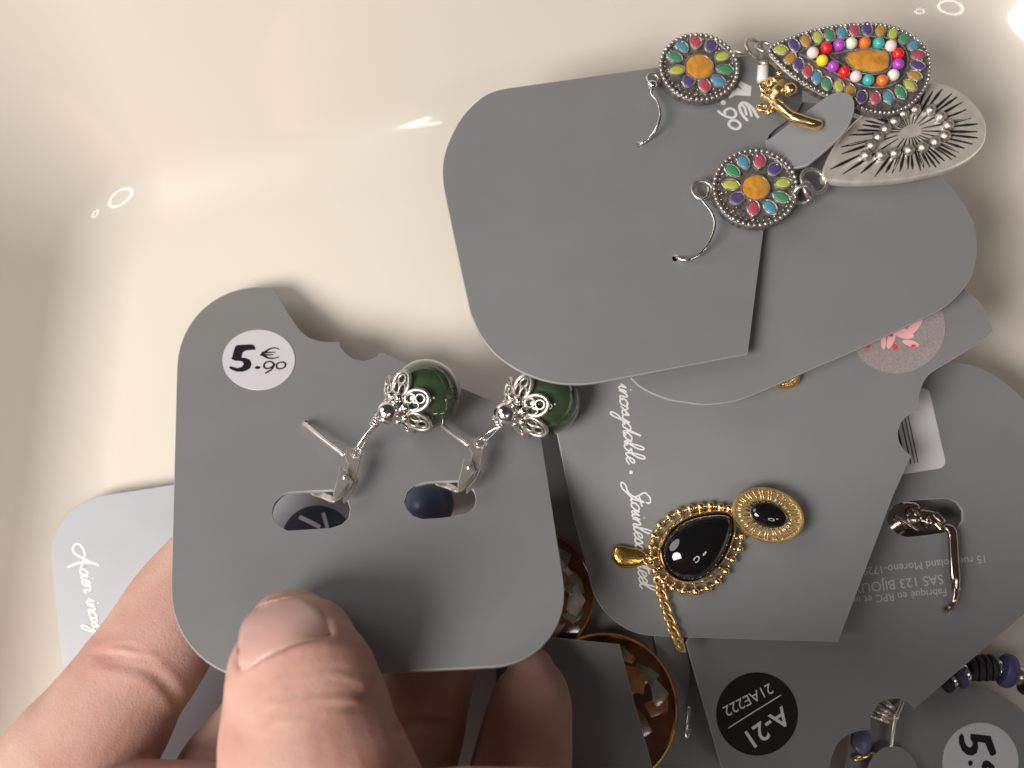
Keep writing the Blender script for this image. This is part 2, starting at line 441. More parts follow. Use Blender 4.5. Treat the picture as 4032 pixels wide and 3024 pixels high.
# ---- cursive hand lettering: strokes in units of the x-height
GL = {
 'a': ([[(.85, .85), (.45, 1), (.08, .5), (.25, .05), (.6, .25), (.9, .95), (.85, .3), (1.0, .02), (1.3, .35)]], 1.15),
 'b': ([[(0, .2), (.5, 1.5), (.55, 2.3), (.3, 2.2), (.15, .9), (.25, .1), (.6, 0), (.85, .45), (.6, .8), (1.1, .8)]], 1.05),
 'c': ([[(.75, .8), (.45, 1), (.1, .5), (.3, .02), (.8, .3)]], .75),
 'd': ([[(.8, .85), (.45, 1), (.08, .5), (.25, .05), (.6, .3), (1.15, 2.2), (.9, .9), (.85, .2), (1.05, .02), (1.3, .35)]], 1.15),
 'e': ([[(0, .3), (.5, .6), (.6, .95), (.35, 1), (.12, .5), (.3, .02), (.8, .35)]], .75),
 'i': ([[(0, .3), (.3, .95), (.22, .3), (.4, .02), (.65, .35)], [(.42, 1.45), (.47, 1.55)]], .6),
 'l': ([[(0, .3), (.5, 1.5), (.55, 2.3), (.3, 2.2), (.15, .9), (.25, .05), (.6, .35)]], .6),
 'n': ([[(0, .3), (.2, .95), (.15, .05), (.3, .6), (.6, 1), (.7, .7), (.65, .2), (.8, .02), (1.05, .35)]], 1.0),
 'o': ([[(.5, 1), (.1, .6), (.2, .05), (.6, .1), (.75, .7), (.45, 1), (.6, .8), (1.0, .85)]], .9),
 'r': ([[(0, .3), (.2, 1), (.35, .85), (.6, .85), (.5, .3), (.65, .02), (.9, .3)]], .8),
 's': ([[(0, .2), (.4, 1), (.55, .5), (.4, .05), (.1, .1), (.45, .1), (.75, .35)]], .7),
 't': ([[(0, .3), (.45, 1.7), (.3, .5), (.35, .05), (.75, .35)], [(-.1, 1.15), (.9, 1.4)]], .65),
 'x': ([[(.05, .9), (.3, .8), (.5, .15), (.85, .2)], [(.8, .95), (.1, .02)]], .85),
 'y': ([[(0, .5), (.15, .95), (.2, .2), (.55, .2), (.85, .95), (.6, -.4), (.3, -1.3), (.05, -1.2), (.3, -.4), (1.1, .35)]], 1.0),
 'A': ([[(-.3, -.5), (.1, -.3), (.7, .9), (1.2, 2.2), (.9, 2.5), (.5, 2.0), (.75, 1.2), (1.25, .35), (1.5, 0), (1.75, .3)], [(-.4, .7), (.5, .65), (1.3, 1.1), (2.0, 1.9)]], 1.6),
 'S': ([[(1.5, 1.9), (1.5, 2.4), (1.0, 2.5), (.6, 1.9), (.9, 1.2), (1.1, .5), (.7, -.2), (.1, -.4), (-.1, -.9), (.4, -.9), (1.0, -.1), (1.3, .3)]], 1.3),
}
def script(pl, s, a, b, wd, h=.03, ys=.74):
    st = []; x = 0.0
    for ch in s:
        if ch == ' ': x += .75; continue
        if ch == '•':
            st.append([(x+.25+.12*math.cos(t), .45+.12*math.sin(t)) for t in [i*1.2566 for i in range(6)]]); x += .6; continue
        g, adv = GL[ch]
        for q in g: st.append([(x+u+v*.18, v) for u, v in q])
        x += adv*.82
    A = Vector(a); B = Vector(b); k = (B-A).length/x; ex = (B-A).normalized(); ey = Vector((ex.y, -ex.x))
    out = []
    for q in st:
        out.append(([tuple(A+ex*u*k+ey*v*k*ys) for u, v in q], wd))
    return ink(pl, out, h=h)

def price(pl, f, h=.03):
    """'5 € . 90' as on the round stickers; f maps the crop's coordinates to pixels"""
    five = f((440, 700), (560, 692), (640, 690), (668, 705), (685, 745), (680, 762), (620, 762), (555, 770), (515, 795), (500, 862), (560, 868), (612, 892), (632, 945), (618, 995), (580, 1025), (520, 1046), (440, 1046), (375, 1022), (338, 990), (360, 974), (400, 988), (450, 1000), (505, 985), (532, 950), (520, 918), (480, 905), (425, 905), (370, 880), (385, 840), (405, 760), (420, 720))
    dot = f(*circ(712, 992, 36, 20, 0, 16))
    sw = 0.3014 if f is not None else 1
    k = (Vector(f((100, 0))[0])-Vector(f((0, 0))[0])).length/100
    st = [(f((1000, 755), (940, 735), (870, 750), (795, 800), (790, 830), (850, 865), (930, 870), (995, 850)), [14*k, 20*k, 30*k, 44*k, 30*k, 22*k, 14*k]),
          (f((760, 800), (850, 795), (950, 790)), [40*k, 24*k, 14*k]), (f((745, 826), (850, 826), (920, 826)), [36*k, 24*k, 14*k]),
          (f((930, 950), (890, 915), (820, 925), (795, 975), (830, 1005), (900, 985), (930, 945), (900, 1010), (810, 1070)), 24*k),
          (f((1010, 925), (965, 945), (965, 995), (1010, 1008), (1065, 985), (1075, 940), (1040, 920), (1005, 927)), 22*k)]
    return ink(pl, st, [five, dot], h=h)

# ---- the card held in the hand
g2 = Z(600, 1050, .8137)
cutK = g2((580, 100), (640, 200), (715, 310), (755, 342), (800, 358), (850, 365), (903, 362), (912, 390), (935, 420), (975, 447), (1020, 455), (1068, 445), (1108, 415))
outK = rpoly([(664, 2690, 380), (705, 1118, 330)]+cutK+[(1802, 1520), (2120, 1655, 30), (2268, 2608, 330)], 12)
slot1 = [(1070, 2015), (1082, 1979), (1109, 1950), (1140, 1938), (1225, 1933), (1303, 1929), (1339, 1940), (1368, 1970), (1378, 2003), (1371, 2040), (1344, 2065), (1303, 2078), (1215, 2084), (1131, 2089), (1097, 2067), (1077, 2045)]
slot2 = [(1592, 1977), (1604, 1937), (1632, 1911), (1679, 1899), (1740, 1895), (1799, 1893), (1838, 1905), (1866, 1933), (1874, 1965), (1866, 1997), (1838, 2021), (1783, 2033), (1720, 2040), (1663, 2043), (1628, 2031), (1604, 2007)]
K = card('jewellery_card', 'grey card with round white 5.90 price sticker, pinched between thumb and fingers', PK, [outK, slot1, slot2, circ(1202, 1664, 11, n=12), circ(1690, 1625, 11, n=12)])
st = obj('price_sticker', [(*slab(PK, [PK.uv(*p) for p in circ(1019, 1418, 143, 119)], .012, .10, .03), M['sticker'])], K)
obj('printed_price', [(*price(PK, Z(800, 1150, .3014), .125), M['black_print'])], st)

# ---- upper right card, the card below it and the tongue
gf = Z(0, 0, 1.8228)
outA = [(2005, 346), (1950, 358), (1895, 385), (1823, 456), (1775, 540), (1748, 620), (1743, 700), (1759, 800), (1841, 1185), (1860, 1250), (1895, 1325), (1950, 1394), (2005, 1436), (2060, 1467), (2125, 1492), (2187, 1507), (2260, 1513), (2333, 1509), (2461, 1486), (2944, 1394), (2975, 1150), (3008, 893), (3040, 640), (3028, 588), (3018, 560), (3028, 531), (3056, 503), (3093, 478), (3140, 440), (3160, 400), (3160, 300), (3150, 190), (2588, 264)]
outA = [(p.x, p.y) for p in spline([(x, y, 0) for x, y in outA[:19]], 3)]+outA[19:]
A = card('jewellery_card', 'uppermost grey card of the pile, two multicoloured flower earrings hooked in it', PA, [outA, circ(2515, 570, 12, n=14), circ(2659, 1016, 12, n=14)])
g7 = Z(2750, 250, .2411)
seven = g7((690, 290), (865, 380), (850, 535), (600, 520), (510, 575), (490, 555), (560, 450), (640, 400), (720, 430), (650, 350))
pst = [(g7((810, 940), (720, 840), (670, 710), (730, 640), (830, 680), (920, 780)), 12), (g7((700, 660), (760, 740), (785, 850)), 10), (g7((760, 650), (830, 740), (870, 870)), 10), (g7((900, 760), (950, 850), (985, 890)), 12),
       (g7((310, 770), (400, 840), (540, 890), (610, 850), (590, 770), (510, 735), (430, 780), (440, 840)), 11),
       (g7((500, 960), (500, 1010), (570, 1065), (650, 1065), (685, 1010), (640, 950), (560, 930), (500, 960)), 11)]
obj('printed_price', [(*ink(PA, pst, [seven, g7(*circ(405, 640, 42, 42, 0, 14))], .02), M['white_print'])], A)

outB = [(p.x, p.y) for p in spline([(x, y, 0) for x, y in [(2420, 1000), (2425, 1250), (2448, 1420), (2511, 1515), (2620, 1569), (2698, 1584), (2782, 1593), (2900, 1578), (3035, 1526), (3200, 1451), (3359, 1384), (3600, 1270), (3706, 1217), (3779, 1155), (3830, 1075), (3847, 970), (3825, 857), (3749, 743), (3600, 600), (3400, 480), (3150, 400), (2700, 500)]], 4, True)]
B = card('jewellery_card', 'blank grey rounded card directly under the uppermost card of the pile', PB, [outB])
za = lambda px, py, h: PA.p(px, py, h).z
PC = Plane((2960, 600, za(2960, 600, -1.2)), (3340, 380, 29.6), (3165, 655, 27.4))
outC = [(p.x, p.y) for p in spline([(x, y, 0) for x, y in [(3175, 652), (3250, 590), (3325, 518), (3356, 455), (3363, 410), (3350, 375), (3318, 364), (3270, 372), (3200, 420), (3120, 480), (3040, 540)]], 4)]+[(2930, 600), (2960, 660), (3050, 668), (3130, 662)]
PCu = PC
obj_c = thing('jewellery_card', 'small rounded grey tongue with a curved gold earring, poking out beside flower disc', 'card', PC.p(3200, 500), 'grey jewellery cards')
obj('panel', sheet(PC, [outC], M['card']), obj_c)

# ---- card with the black and gold earring
g5 = Z(3200, 1150, .4823)
cutD = [(3300, 2528), (3518, 1950), (3588, 1794)]+[(3572, 1782), (3555, 1765), (3542, 1743), (3536, 1712), (3538, 1688), (3549, 1662), (3566, 1643), (3588, 1628), (3610, 1619), (3622, 1616)]+[(3619, 1590), (3620, 1560), (3625, 1535), (3635, 1508), (3655, 1477), (3685, 1455), (3730, 1430), (3885, 1330), (3911, 1304), (3890, 1242), (3861, 1193), (3817, 1150), (3700, 1065)]
outD = rpoly([(2420, 1395), (2130, 1400, 60), (2262, 2050), (2300, 2190), (2372, 2492, 190), (2640, 2508)]+cutD, 12)
D = card('jewellery_card', 'grey card with white cursive writing, carrying the black teardrop earring', PD, [outD])
obj('cursive_print', [(*script(PD, 'inoxydable • Stainless steel', (2434, 1510), (2518, 2312), 6.5), M['white_print'])], D)
ps = obj('round_sticker', [(*slab(PD, [PD.uv(*p) for p in circ(3537, 1297, 187, 172, -.3, 48)], .01, .09, .03), mat('grey_linen_sticker', (.30, .27, .27), .6, var=.18, vscale=2500))], D)
pk = mat('pink_petals', srgb(238, 180, 186), .5); pk2 = mat('red_petals', srgb(214, 70, 92), .5)
pet = [((3600, 1285), 46, 17, -.9), ((3555, 1312), 44, 20, .3), ((3508, 1335), 40, 14, 1.9), ((3585, 1352), 34, 12, .25), ((3478, 1345), 30, 10, 1.6)]
obj('petal_print', [(*ink(PD, shapes=[circ(*c, a, b, an, 18) for c, a, b, an in pet], h=.11), pk)], ps)
obj('petal_print', [(*ink(PD, shapes=[circ(3523, 1366, 14, 10, .8, 12), circ(3505, 1318, 12, 8, .2, 12), circ(3418, 1362, 9, 12, 0, 12), circ(3596, 1362, 10, 6, 0, 12)], h=.14), pk2)], ps)

# ---- right hand card with the address
cutF = [(4032, 2420), (3602, 2790), (3576, 2763), (3538, 2750), (3501, 2752), (3463, 2767), (3437, 2801), (3426, 2838), (3429, 2872), (3411, 2874), (3369, 2882), (3328, 2900), (3298, 2929), (3279, 2970), (3266, 3024), (3240, 3140)]
outF = rpoly([(3240, 3140), (2880, 3160, 150), (2700, 2530), (3000, 2100), (3450, 1440, 120), (3755, 1425), (3827, 1439), (3899, 1468), (3972, 1517), (4032, 1574), (4130, 1720), (4200, 2000), (4200, 2278)]+cutF[:-1])
slotF = [(3492, 2045), (3502, 2012), (3525, 1988), (3558, 1974), (3640, 1968), (3729, 1963), (3768, 1980), (3790, 2012), (3790, 2048), (3768, 2080), (3716, 2098), (3640, 2108), (3571, 2115), (3530, 2100), (3502, 2072)]
Fc_ = card('jewellery_card', 'grey card with printed address, barcode label and black A-21 sticker', PF, [outF, slotF, circ(3725, 2398, 20, n=20)])
obj('address_print', [(*cat(text(PF, '15 rue Roland Moreno-1729', (3876, 2186), (3396, 2236)), text(PF, 'SAS 123 BIJOUX', (3710, 2262), (3352, 2302)), text(PF, 'Fabriqué en RPC et im', (3724, 2316), (3350, 2352))), mat('grey_print', (.50, .50, .50), .5))], Fc_)
lab = obj('barcode_label', [(*slab(PF, [PF.uv(*p) for p in rpoly([(3560, 1540, 20), (3655, 1524, 30), (3728, 1840, 32), (3557, 1867), (3440, 1880)])], .012, .09, .02), M['sticker'])], Fc_)
bars = []
for off, wd in ((0, 4), (13, 4), (28, 5), (48, 22), (76, 5), (88, 12), (108, 6), (122, 15)):
    a = Vector((3616-off, 1822+off*.17)); d = Vector((-.213, -.977)); n = Vector((.977, -.213))
    q = [a, a+d*210, a+d*210-n*wd, a-n*wd]; bars.append([tuple(x) for x in q])
obj('barcode', [(*ink(PF, shapes=bars, h=.11), M['black_print'])], lab)
sA = obj('round_sticker', [(*slab(PF, [PF.uv(*p) for p in circ(2981, 2811, 161, 164, 0, 48)], .012, .09, .03), M['black_sticker'])], Fc_)
g5b = Z(1900, 2350, .9638)
l1 = g5b((1225, 445), (1070, 555)); l2 = g5b((1172, 352), (980, 452))
obj('printed_code', [(*cat(text(PF, 'A-21', l1[0], l1[1], .11, .012), text(PF, '21AE222', l2[0], l2[1], .11), ink(PF, [(g5b((1220, 400), (1110, 468), (1003, 536)), 4)], h=.11)), M['white_print'])], sA)

# ---- lower right card with a price, and the rounded tab beside it
outG = rpoly([(3380, 2700), (3660, 2690), (3720, 2688), (3800, 2692), (3900, 2720), (4000, 2775), (4100, 2860), (4180, 3200), (3300, 3200)])
G = card('jewellery_card', 'grey card with a sideways 5 price sticker, under the address card', PG, [outG])
g7b = Z(3200, 2500, .3761)
st = obj('price_sticker', [(*slab(PG, [PG.uv(*p) for p in circ(3860, 3002, 150, 157)], .012, .10, .03), M['sticker'])], G)
five = g7b((1650, 1032), (1860, 1055), (1918, 1225), (1912, 1250), (1868, 1268), (1850, 1250), (1800, 1130), (1725, 1118), (1730, 1180), (1715, 1235), (1670, 1262), (1610, 1255), (1560, 1210), (1527, 1130), (1528, 1060), (1555, 1025), (1580, 1060), (1585, 1110), (1610, 1160), (1645, 1180), (1668, 1155), (1668, 1120), (1645, 1085))
obj('printed_price', [(*ink(PG, [(g7b((1790, 1400), (1815, 1340), (1890, 1400)), 22)], [five, g7b(*circ(1648, 1340, 24, 30, 0, 14))], .125), M['black_print'])], st)
PT = PG.up(2.2)
T = thing('jewellery_card', 'dark grey round tab of a card below the A-21 sticker card', 'card', PT.p(3510, 3010), 'grey jewellery cards')
obj('panel', sheet(PT, [[(p.x, p.y) for p in spline([(x, y, 0) for x, y in [(3415, 3150), (3418, 3040), (3440, 2985), (3480, 2948), (3520, 2938), (3560, 2950), (3595, 2985), (3612, 3030), (3620, 3150)]], 4)]], M['card']), T)

# ---- dark card between the shell earrings, small corner behind the chain
H = card('jewellery_card', 'blank grey card lying over the shell earrings, beside the lone fingertip', PH, [rpoly([(1950, 2486), (2440, 2537), (2484, 2713), (2600, 3130), (1960, 3160)])])
PJ = Plane((2640, 2520, 3.4), (2718, 2650, 3.2), (2600, 2760, 3.0))
J = card('jewellery_card', 'small rounded card corner showing behind the end of gold chain', PJ, [rpoly([(2560, 2440), (2690, 2500, 60), (2722, 2660, 60), (2690, 2790, 40), (2640, 2800)])])

PR = Plane((2200, 1800, 2.2), (2600, 2500, 1.8), (2700, 3100, 1.5))  # card added under the pile so the shaded gap stays dark
card('jewellery_card', 'added grey card darkening the gap between held card and cursive card', PR, [rpoly([(2060, 1620, 60), (2480, 1640, 60), (2760, 2500), (2900, 3150), (2600, 3150), (2330, 2620), (2200, 2480)])])
PS = Plane((3400, 1800, 6), (3950, 1700, 6), (3700, 2300, 6))
card('jewellery_card', 'grey card seen only through the oblong slot of the address card', PS, [rpoly([(3330, 1800, 60), (3960, 1720, 60), (3960, 2240, 60), (3380, 2320, 60)])])
# ---- pale card at the lower left
outP = rpoly([(178, 1985, 230), (1380, 1800, 150), (1480, 2300), (1520, 3150), (300, 3200)])
P_ = card('jewellery_card', 'pale grey card with white cursive writing, lying under the index finger', PP, [outP], M['card_pale'])
g4 = Z(100, 1850, .4821)
big = [(g4((598, 778), (530, 752), (470, 722), (412, 690), (388, 650), (402, 615), (436, 605), (468, 638), (486, 690), (472, 750), (452, 806)), 8), (g4((345, 798), (375, 782), (430, 762), (500, 756), (560, 764), (600, 780)), 8)]
scr = script(PP, 'cier inoxydable', (311, 2236), (402, 2640), 6.5, .04)
obj('cursive_print', [(*cat(ink(PP, big), scr), mat('bright_white_print', (.85, .85, .86), .5))], P_)
sP = obj('round_sticker', [(*slab(PP, [PP.uv(*p) for p in circ(1250, 2135, 145)], .012, .09, .03), mat('slate_sticker', (.06, .07, .10), .3))], P_)
obj('printed_letter', [(*ink(PP, [([(1178, 2035), (1220, 2055), (1262, 2076)], 17), ([(1272, 2018), (1280, 2045), (1290, 2082)], 15)], h=.12), M['white_print'])], sP)
PQ = Plane((1500, 2400, 3), (2000, 2500, 3), (1700, 3000, 3))
Q = card('jewellery_card', 'pale grey card glimpsed through the gap between middle and ring fingers', PQ, [rpoly([(1530, 2330, 60), (1990, 2360, 60), (2060, 3150), (1560, 3180)])], M['card_pale'])

# ------------------------------------------------------------------ green bead earrings
def green_earring(label, bead, small, coil, lev):
    pl = PK; R = 5.95; mmp = R/131.0
    c = pl.p(*bead, 5.6)
    t = thing('bead_earring', label, 'earring', pl.p(*bead), 'green bead earrings')
    s0 = pl.p(*small, 5.2)
    ax = (s0-c); ax = ax-pl.n*ax.dot(pl.n); ax = (ax.normalized()+pl.n*.34).normalized()
    a = (pl.n-ax*pl.n.dot(ax)).normalized(); b = ax.cross(a)
    # round jade bead with the drilled end
    v, f = sphere(c, R, 40, 26)
    obj('bead', [(v, f, M['jade'])], t, sharp=None)
    # filigree cap: six petals of wire loops
    cap = thing_part('bead_cap', t, [(*lathe(c, ax, [(.05*R, 1.06*R), (.36*R, 1.05*R), (.46*R, .99*R), (.44*R, .93*R), (.05*R, .98*R)], 24), M['antique'])])
    def sp(theta, phi, rad): return c+(ax*math.cos(theta)+(a*math.cos(phi)+b*math.sin(phi))*math.sin(theta))*rad
    for k in range(6):
        ph = k*math.pi/3+.35
        def loop(t0, t1, w, off=0.0, n=22, rad=1.07):
            pts = []
            for i in range(n):
                q = 2*math.pi*i/n
                th = t0+(t1-t0)*(1-math.cos(q))/2
                fl = .09*((th-.4)/.6)
                pts.append(sp(th, ph+off+w*math.sin(q)/max(math.sin(th), .3), R*(rad+fl)))
            return pts
        ch = [(*tube(loop(.36, .97, .265), .062*R, 8, True), M['antique']), (*tube(loop(.36, .97, .27, rad=1.02), .06*R, 6, True), M['antique']),
              (*tube(loop(.40, .68, .10, -.20), .036*R, 6, True), M['antique']), (*tube(loop(.40, .68, .10, .20), .036*R, 6, True), M['antique']),
              (*tube(loop(.66, .88, .11), .034*R, 6, True), M['antique'])]
        obj('petal', ch, cap, sharp=None)
    ball = mesh_ball
    for k in range(7):
        ph = k*2*math.pi/7
        q = sp(.33, ph, 1.16*R); inst('cap_ball', ball, Matrix.Translation(q) @ Matrix.Scale(.14*R, 4), cap)
    # small silver bead, collar
    sb = c+ax*1.44*R
    obj('collar', [(*lathe(c+ax*1.1*R, ax, [(.30*R, 0), (.36*R, .06*R), (.33*R, .14*R), (.26*R, .2*R)], 20), M['silver'])], t)
    obj('small_bead', [(*sphere(sb, .32*R, 24, 16), M['silver'])], t, sharp=None)
    # wrapped wire
    e = pl.p(*lev((790, 830)), 3.4)
    w0 = sb+ax*.30*R; w1 = pl.p(*coil, 5.4); d = (e-w0)
    cdir = (w1-w0).normalized() if (w1-w0).length > .2 else ax
    x = cdir.orthogonal().normalized(); y = cdir.cross(x)
    pts = [w0+cdir*(i/40*2.3)+(x*math.cos(i*.55)+y*math.sin(i*.55))*.62 for i in range(41)]
    obj('wire_coil', [(*tube(pts, .22, 7), M['silver'])], t, sharp=None)
    w2 = w0+cdir*2.3
    mid = (w2+e)/2; L = (e-w2).normalized(); up = pl.n
    loopp = [w2, mid+up*.7+L*(-.2), e+up*.9-L*.3, e+L*.75+up*.1, e+up*(-.9), mid-up*.75, w2-up*.2]
    obj('wire_loop', [(*tube(spline(loopp, 6), .2, 7), M['silver'])], t, sharp=None)
    # lever back: eyelet plate, hinge lever, ear post
    pu = pl.up(3.5); lp = lambda pts: [(pu.uv(*lev(p))[0], pu.uv(*lev(p))[1]) for p in pts]
    eye = lev((782, 845))
    pe = pl.up(0)
    ring = torus(pl.p(*eye, 3.3), pl.n, pl.mm(*eye, 21), .30, 24, 8)
    plt = slab(pu, lp([(702, 795), (735, 800), (732, 850), (752, 888), (790, 900), (815, 882), (800, 950), (772, 1058), (738, 1085), (700, 1010), (708, 940), (682, 890)]), -.6, 0, .1)
    obj('eyelet_plate', [(*plt, M['steel']), (*ring, M['steel'])], t)
    lv = slab(pu, lp([(640, 985), (662, 990), (720, 1045), (724, 1120), (690, 1180), (640, 1245), (590, 1268), (584, 1215), (612, 1110)]), -.3, .7, .18)
    lv2 = slab(pu, lp([(745, 1085), (768, 1035), (785, 1045), (752, 1130), (690, 1210), (655, 1240), (665, 1200), (728, 1120)]), -1.9, -.5, .1)
    lever = obj('lever', [(*lv, M['steel']), (*lv2, M['steel'])], t)
    obj('rivet', [(*sphere(pl.p(*lev((681, 1060)), 4.2), .42, 10, 6), M['silver'])], lever)
    tip = [pl.p(*lev((598, 1255)), 3.2), pl.p(*lev((575, 1255)), .8), pl.p(*lev((500, 1222)), -1.2), pl.p(*lev((400, 1190)), -2.4), pl.p(*lev((330, 1150)), -3.0)]
    obj('lever_wire', [(*tube(spline(tip, 5), [.75]*6+[.6]*9+[.4]*6, 8, flat=.55, flat_dir=pl.n), M['steel'])], lever)
    post = [pl.p(*lev((318, 560)), -1.6), pl.p(*lev((330, 595)), .5), pl.p(*lev((352, 610)), 1.2), pl.p(*lev((500, 735)), 2.1), pl.p(*lev((675, 868)), 2.9)]
    obj('ear_post', [(*tube(spline(post, 5), .40, 8), M['steel'])], t, sharp=None)
    return t
def thing_part(name, parent, chunks, **k): return obj(name, chunks, parent, **k)
mesh_ball = mesh_of('ball', [(*sphere((0, 0, 0), 1, 14, 9), M['silver'])], None)
e1 = Z(1050, 1400, .4521)
lev1 = lambda p: e1(p)[0]
lev2 = lambda p: (e1(p)[0][0]+488, e1(p)[0][1]-39)
green_earring('dark green round bead earring below the round price sticker, bead in full view', (1676, 1553), (1507, 1689), (1452, 1706), lev1)
green_earring('dark green round bead earring with its bead tucked under the uppermost grey card', (2146, 1577), (2009, 1663), (1978, 1699), lev2)

# ------------------------------------------------------------------ flower earrings
z1 = Z(2400, 40, .7052)
def petal_mesh(L, W, name):
    V = []; n = 10; P = []
    for i in range(n): x = -1+2*i/n; P.append((x*L, -W*(1-x*x)**.66))
    for i in range(n): x = 1-2*i/n; P.append((x*L, W*(1-x*x)**.66))
    loops = []
    for k in range(4):
        t = k/3*.9; loops.append([Vector((x*(1-t), y*(1-t), .12+.10*(1-(1-t)**2))) for x, y in P])
    v, f = rings([[Vector((x, y, -.2)) for x, y in P]]+loops)
    ring = tube([Vector((x*1.10, y*1.16, .04)) for x, y in P], .18, 6, True)
    return mesh_of(name, [(v, f, EN['pink'])], None), ring
PETM, PETR = petal_mesh(1.42, .90, 'petal')
PETM2, PETR2 = petal_mesh(1.28, .80, 'petal')
ball_a = mesh_of('ball', [(*sphere((0, 0, 0), 1, 14, 9), EN['red'])], None)
ball_s = mesh_of('ball', [(*sphere((0, 0, 0), 1, 12, 8), M['antique'])], None)
def xf(chunk, Mx): v, f = chunk; return [Mx @ x for x in v], f
def flower_disc(t, pl, c, rx, ry, ang, petals, h):
    """beaded disc with ten enamel petals round an orange centre; c, petals in crop coordinates"""
    cen = z1(c)[0]; k = .7052; pl = pl.up(h); h = 0.0
    out = circ(*cen, rx*k, ry*k, ang, 48)
    P = [pl.uv(*p) for p in out]; Pi = [pl.uv(*p) for p in circ(*cen, (rx-26)*k, (ry-26)*k, ang, 48)]
    base = cat(rings([[pl.w(*p, h-1.3) for p in ccw(P)], [pl.w(*p, h-.2) for p in ccw(P)], [pl.w(*p, h+.05) for p in ccw(inset(ccw(P), .25))], [pl.w(*p, h+.05) for p in ccw(Pi)], [pl.w(*p, h-.12) for p in ccw(inset(ccw(Pi), .15))]]))
    bez = []; mats = []
    for (x, y), col in petals:
        q = z1((x, y))[0]; Mx = pl.frame(*q, h, cen); bez.append(xf(PETR, Mx)); mats.append((Mx, col))
    crx, cry = 74, 66
    cring = tube([pl.p(*p, h+.1) for p in circ(*cen, crx*k*1.08, cry*k*1.08, ang, 32)], .17, 8, True)
    disc = obj('flower_disc', [(*base, M['oxide']), (*cat(*bez), M['antique']), (*cring, M['antique'])], t, sharp=.5)
    for Mx, col in mats: inst('enamel_petal', PETM, Mx, disc, EN[col])
    obj('enamel_centre', [(*dome(pl, [pl.uv(*p) for p in circ(*cen, crx*k, cry*k, ang, 32)], h-.2, h+.15, .22), EN['orange'])], disc)
    rim = []
    for p in circ(*cen, (rx-10)*k, (ry-10)*k, ang, 46): rim.append(sphere(pl.p(*p, h+.12), .42, 8, 6))
    for p in circ(*cen, (rx-42)*k, (ry-42)*k, ang+.31, 10): rim.append(sphere(pl.p(*p, h+.05), .26, 7, 5))
    for p in circ(*cen, (rx-34)*k, (ry-34)*k, ang+.0, 40): rim.append(sphere(pl.p(*p, h-.08), .2, 6, 5))
    for p in circ(*cen, (rx-68)*k, (ry-68)*k, ang+.31, 10): rim.append(sphere(pl.p(*p, h-.02), .2, 6, 5))
    obj('beaded_rim', [(*cat(*rim), M['antique'])], disc, sharp=None, kind='stuff')
    return disc
order = ['pink', 'purple', 'lime', 'green', 'blue', 'pink', 'purple', 'lime', 'green', 'blue']
pets1 = list(zip([(482, 178), (567, 200), (630, 258), (645, 332), (608, 395), (530, 420), (445, 395), (377, 335), (363, 262), (403, 203)], order))
pets2 = list(zip([(838, 842), (923, 887), (970, 965), (960, 1045), (897, 1100), (803, 1105), (715, 1050), (678, 975), (685, 897), (748, 848)], order))
FG = 'multicoloured flower drop earrings'
def hook(t, pl, loop, pts, rl=22):
    q = z1(loop)[0]
    obj('hook_ring', [(*torus(pl.p(*q, 1.6), pl.n, pl.mm(*q, rl), .42, 24, 8), M['antique'])], t, sharp=None)
    obj('ear_wire', [(*tube(spline([pl.p(*z1(p)[0], h) for p, h in pts], 6), .30, 8), M['silver'])], t, sharp=None)
# earring seen from the front
t1 = thing('flower_earring', 'flower drop earring with colourful beaded teardrop facing up beside the gold earring', 'earring', PA.p(2752, 245), FG)
flower_disc(t1, PA, (500, 318), 224, 190, .15, [((x, y), c) for (x, y), c in pets1], 2.0)
hook(t1, PA, (245, 385), [((262, 420), 2.2), ((240, 440), 2.4), ((235, 470), 2.2), ((270, 515), 2.6), ((284, 590), 2.6), ((262, 660), 2.0), ((225, 710), 1.0), ((175, 748), .2), ((168, 752), -1.2)])
obj('hook_knob', [(*sphere(PA.p(*z1((238, 420))[0], 2.2), .95, 14, 9), M['silver'])], t1, sharp=None)
PE1 = Plane((3060, 190, 27.6), (3660, 200, 26.5), (3480, 430, 27.3))
jr = z1((810, 215))[0]
obj('link_ring', [(*torus(PA.p(*jr, 2.6), (PA.n+PA.u*.5).normalized(), 1.9, .36), M['antique'])], t1, sharp=None)
obj('link_ring', [(*torus(PA.p(*z1((735, 235))[0], 2.4), (PA.n*.6+PA.v*.8).normalized(), 1.5, .36), M['antique'])], t1, sharp=None)
obj('link_ring', [(*torus(PA.p(*z1((865, 205))[0], 2.7), (PA.n+PA.v*.4).normalized(), 1.5, .36), M['antique'])], t1, sharp=None)
drop = z1((882, 215), (1000, 150), (1150, 101), (1300, 76), (1450, 68), (1580, 85), (1700, 140), (1770, 205), (1800, 290), (1790, 390), (1750, 470), (1680, 540), (1580, 582), (1470, 575), (1330, 530), (1200, 480), (1060, 400), (950, 310))
def offs(P, d): return inset(ccw(P), d)
Pd = ccw(outline_uv(PE1, drop, 5)); Pd1 = offs(Pd, .3); Pd2 = offs(Pd, .75)
inn = z1((1060, 236), (1200, 185), (1350, 153), (1500, 152), (1600, 175), (1655, 235), (1662, 310), (1630, 385), (1560, 425), (1460, 433), (1350, 400), (1220, 330), (1120, 275))
inn2 = z1((1232, 255), (1320, 232), (1440, 215), (1540, 220), (1572, 265), (1565, 320), (1520, 352), (1440, 360), (1360, 340), (1290, 300))
stone = z1((1318, 262), (1350, 238), (1420, 224), (1505, 226), (1550, 245), (1557, 290), (1542, 330), (1490, 350), (1420, 346), (1360, 330), (1332, 296))
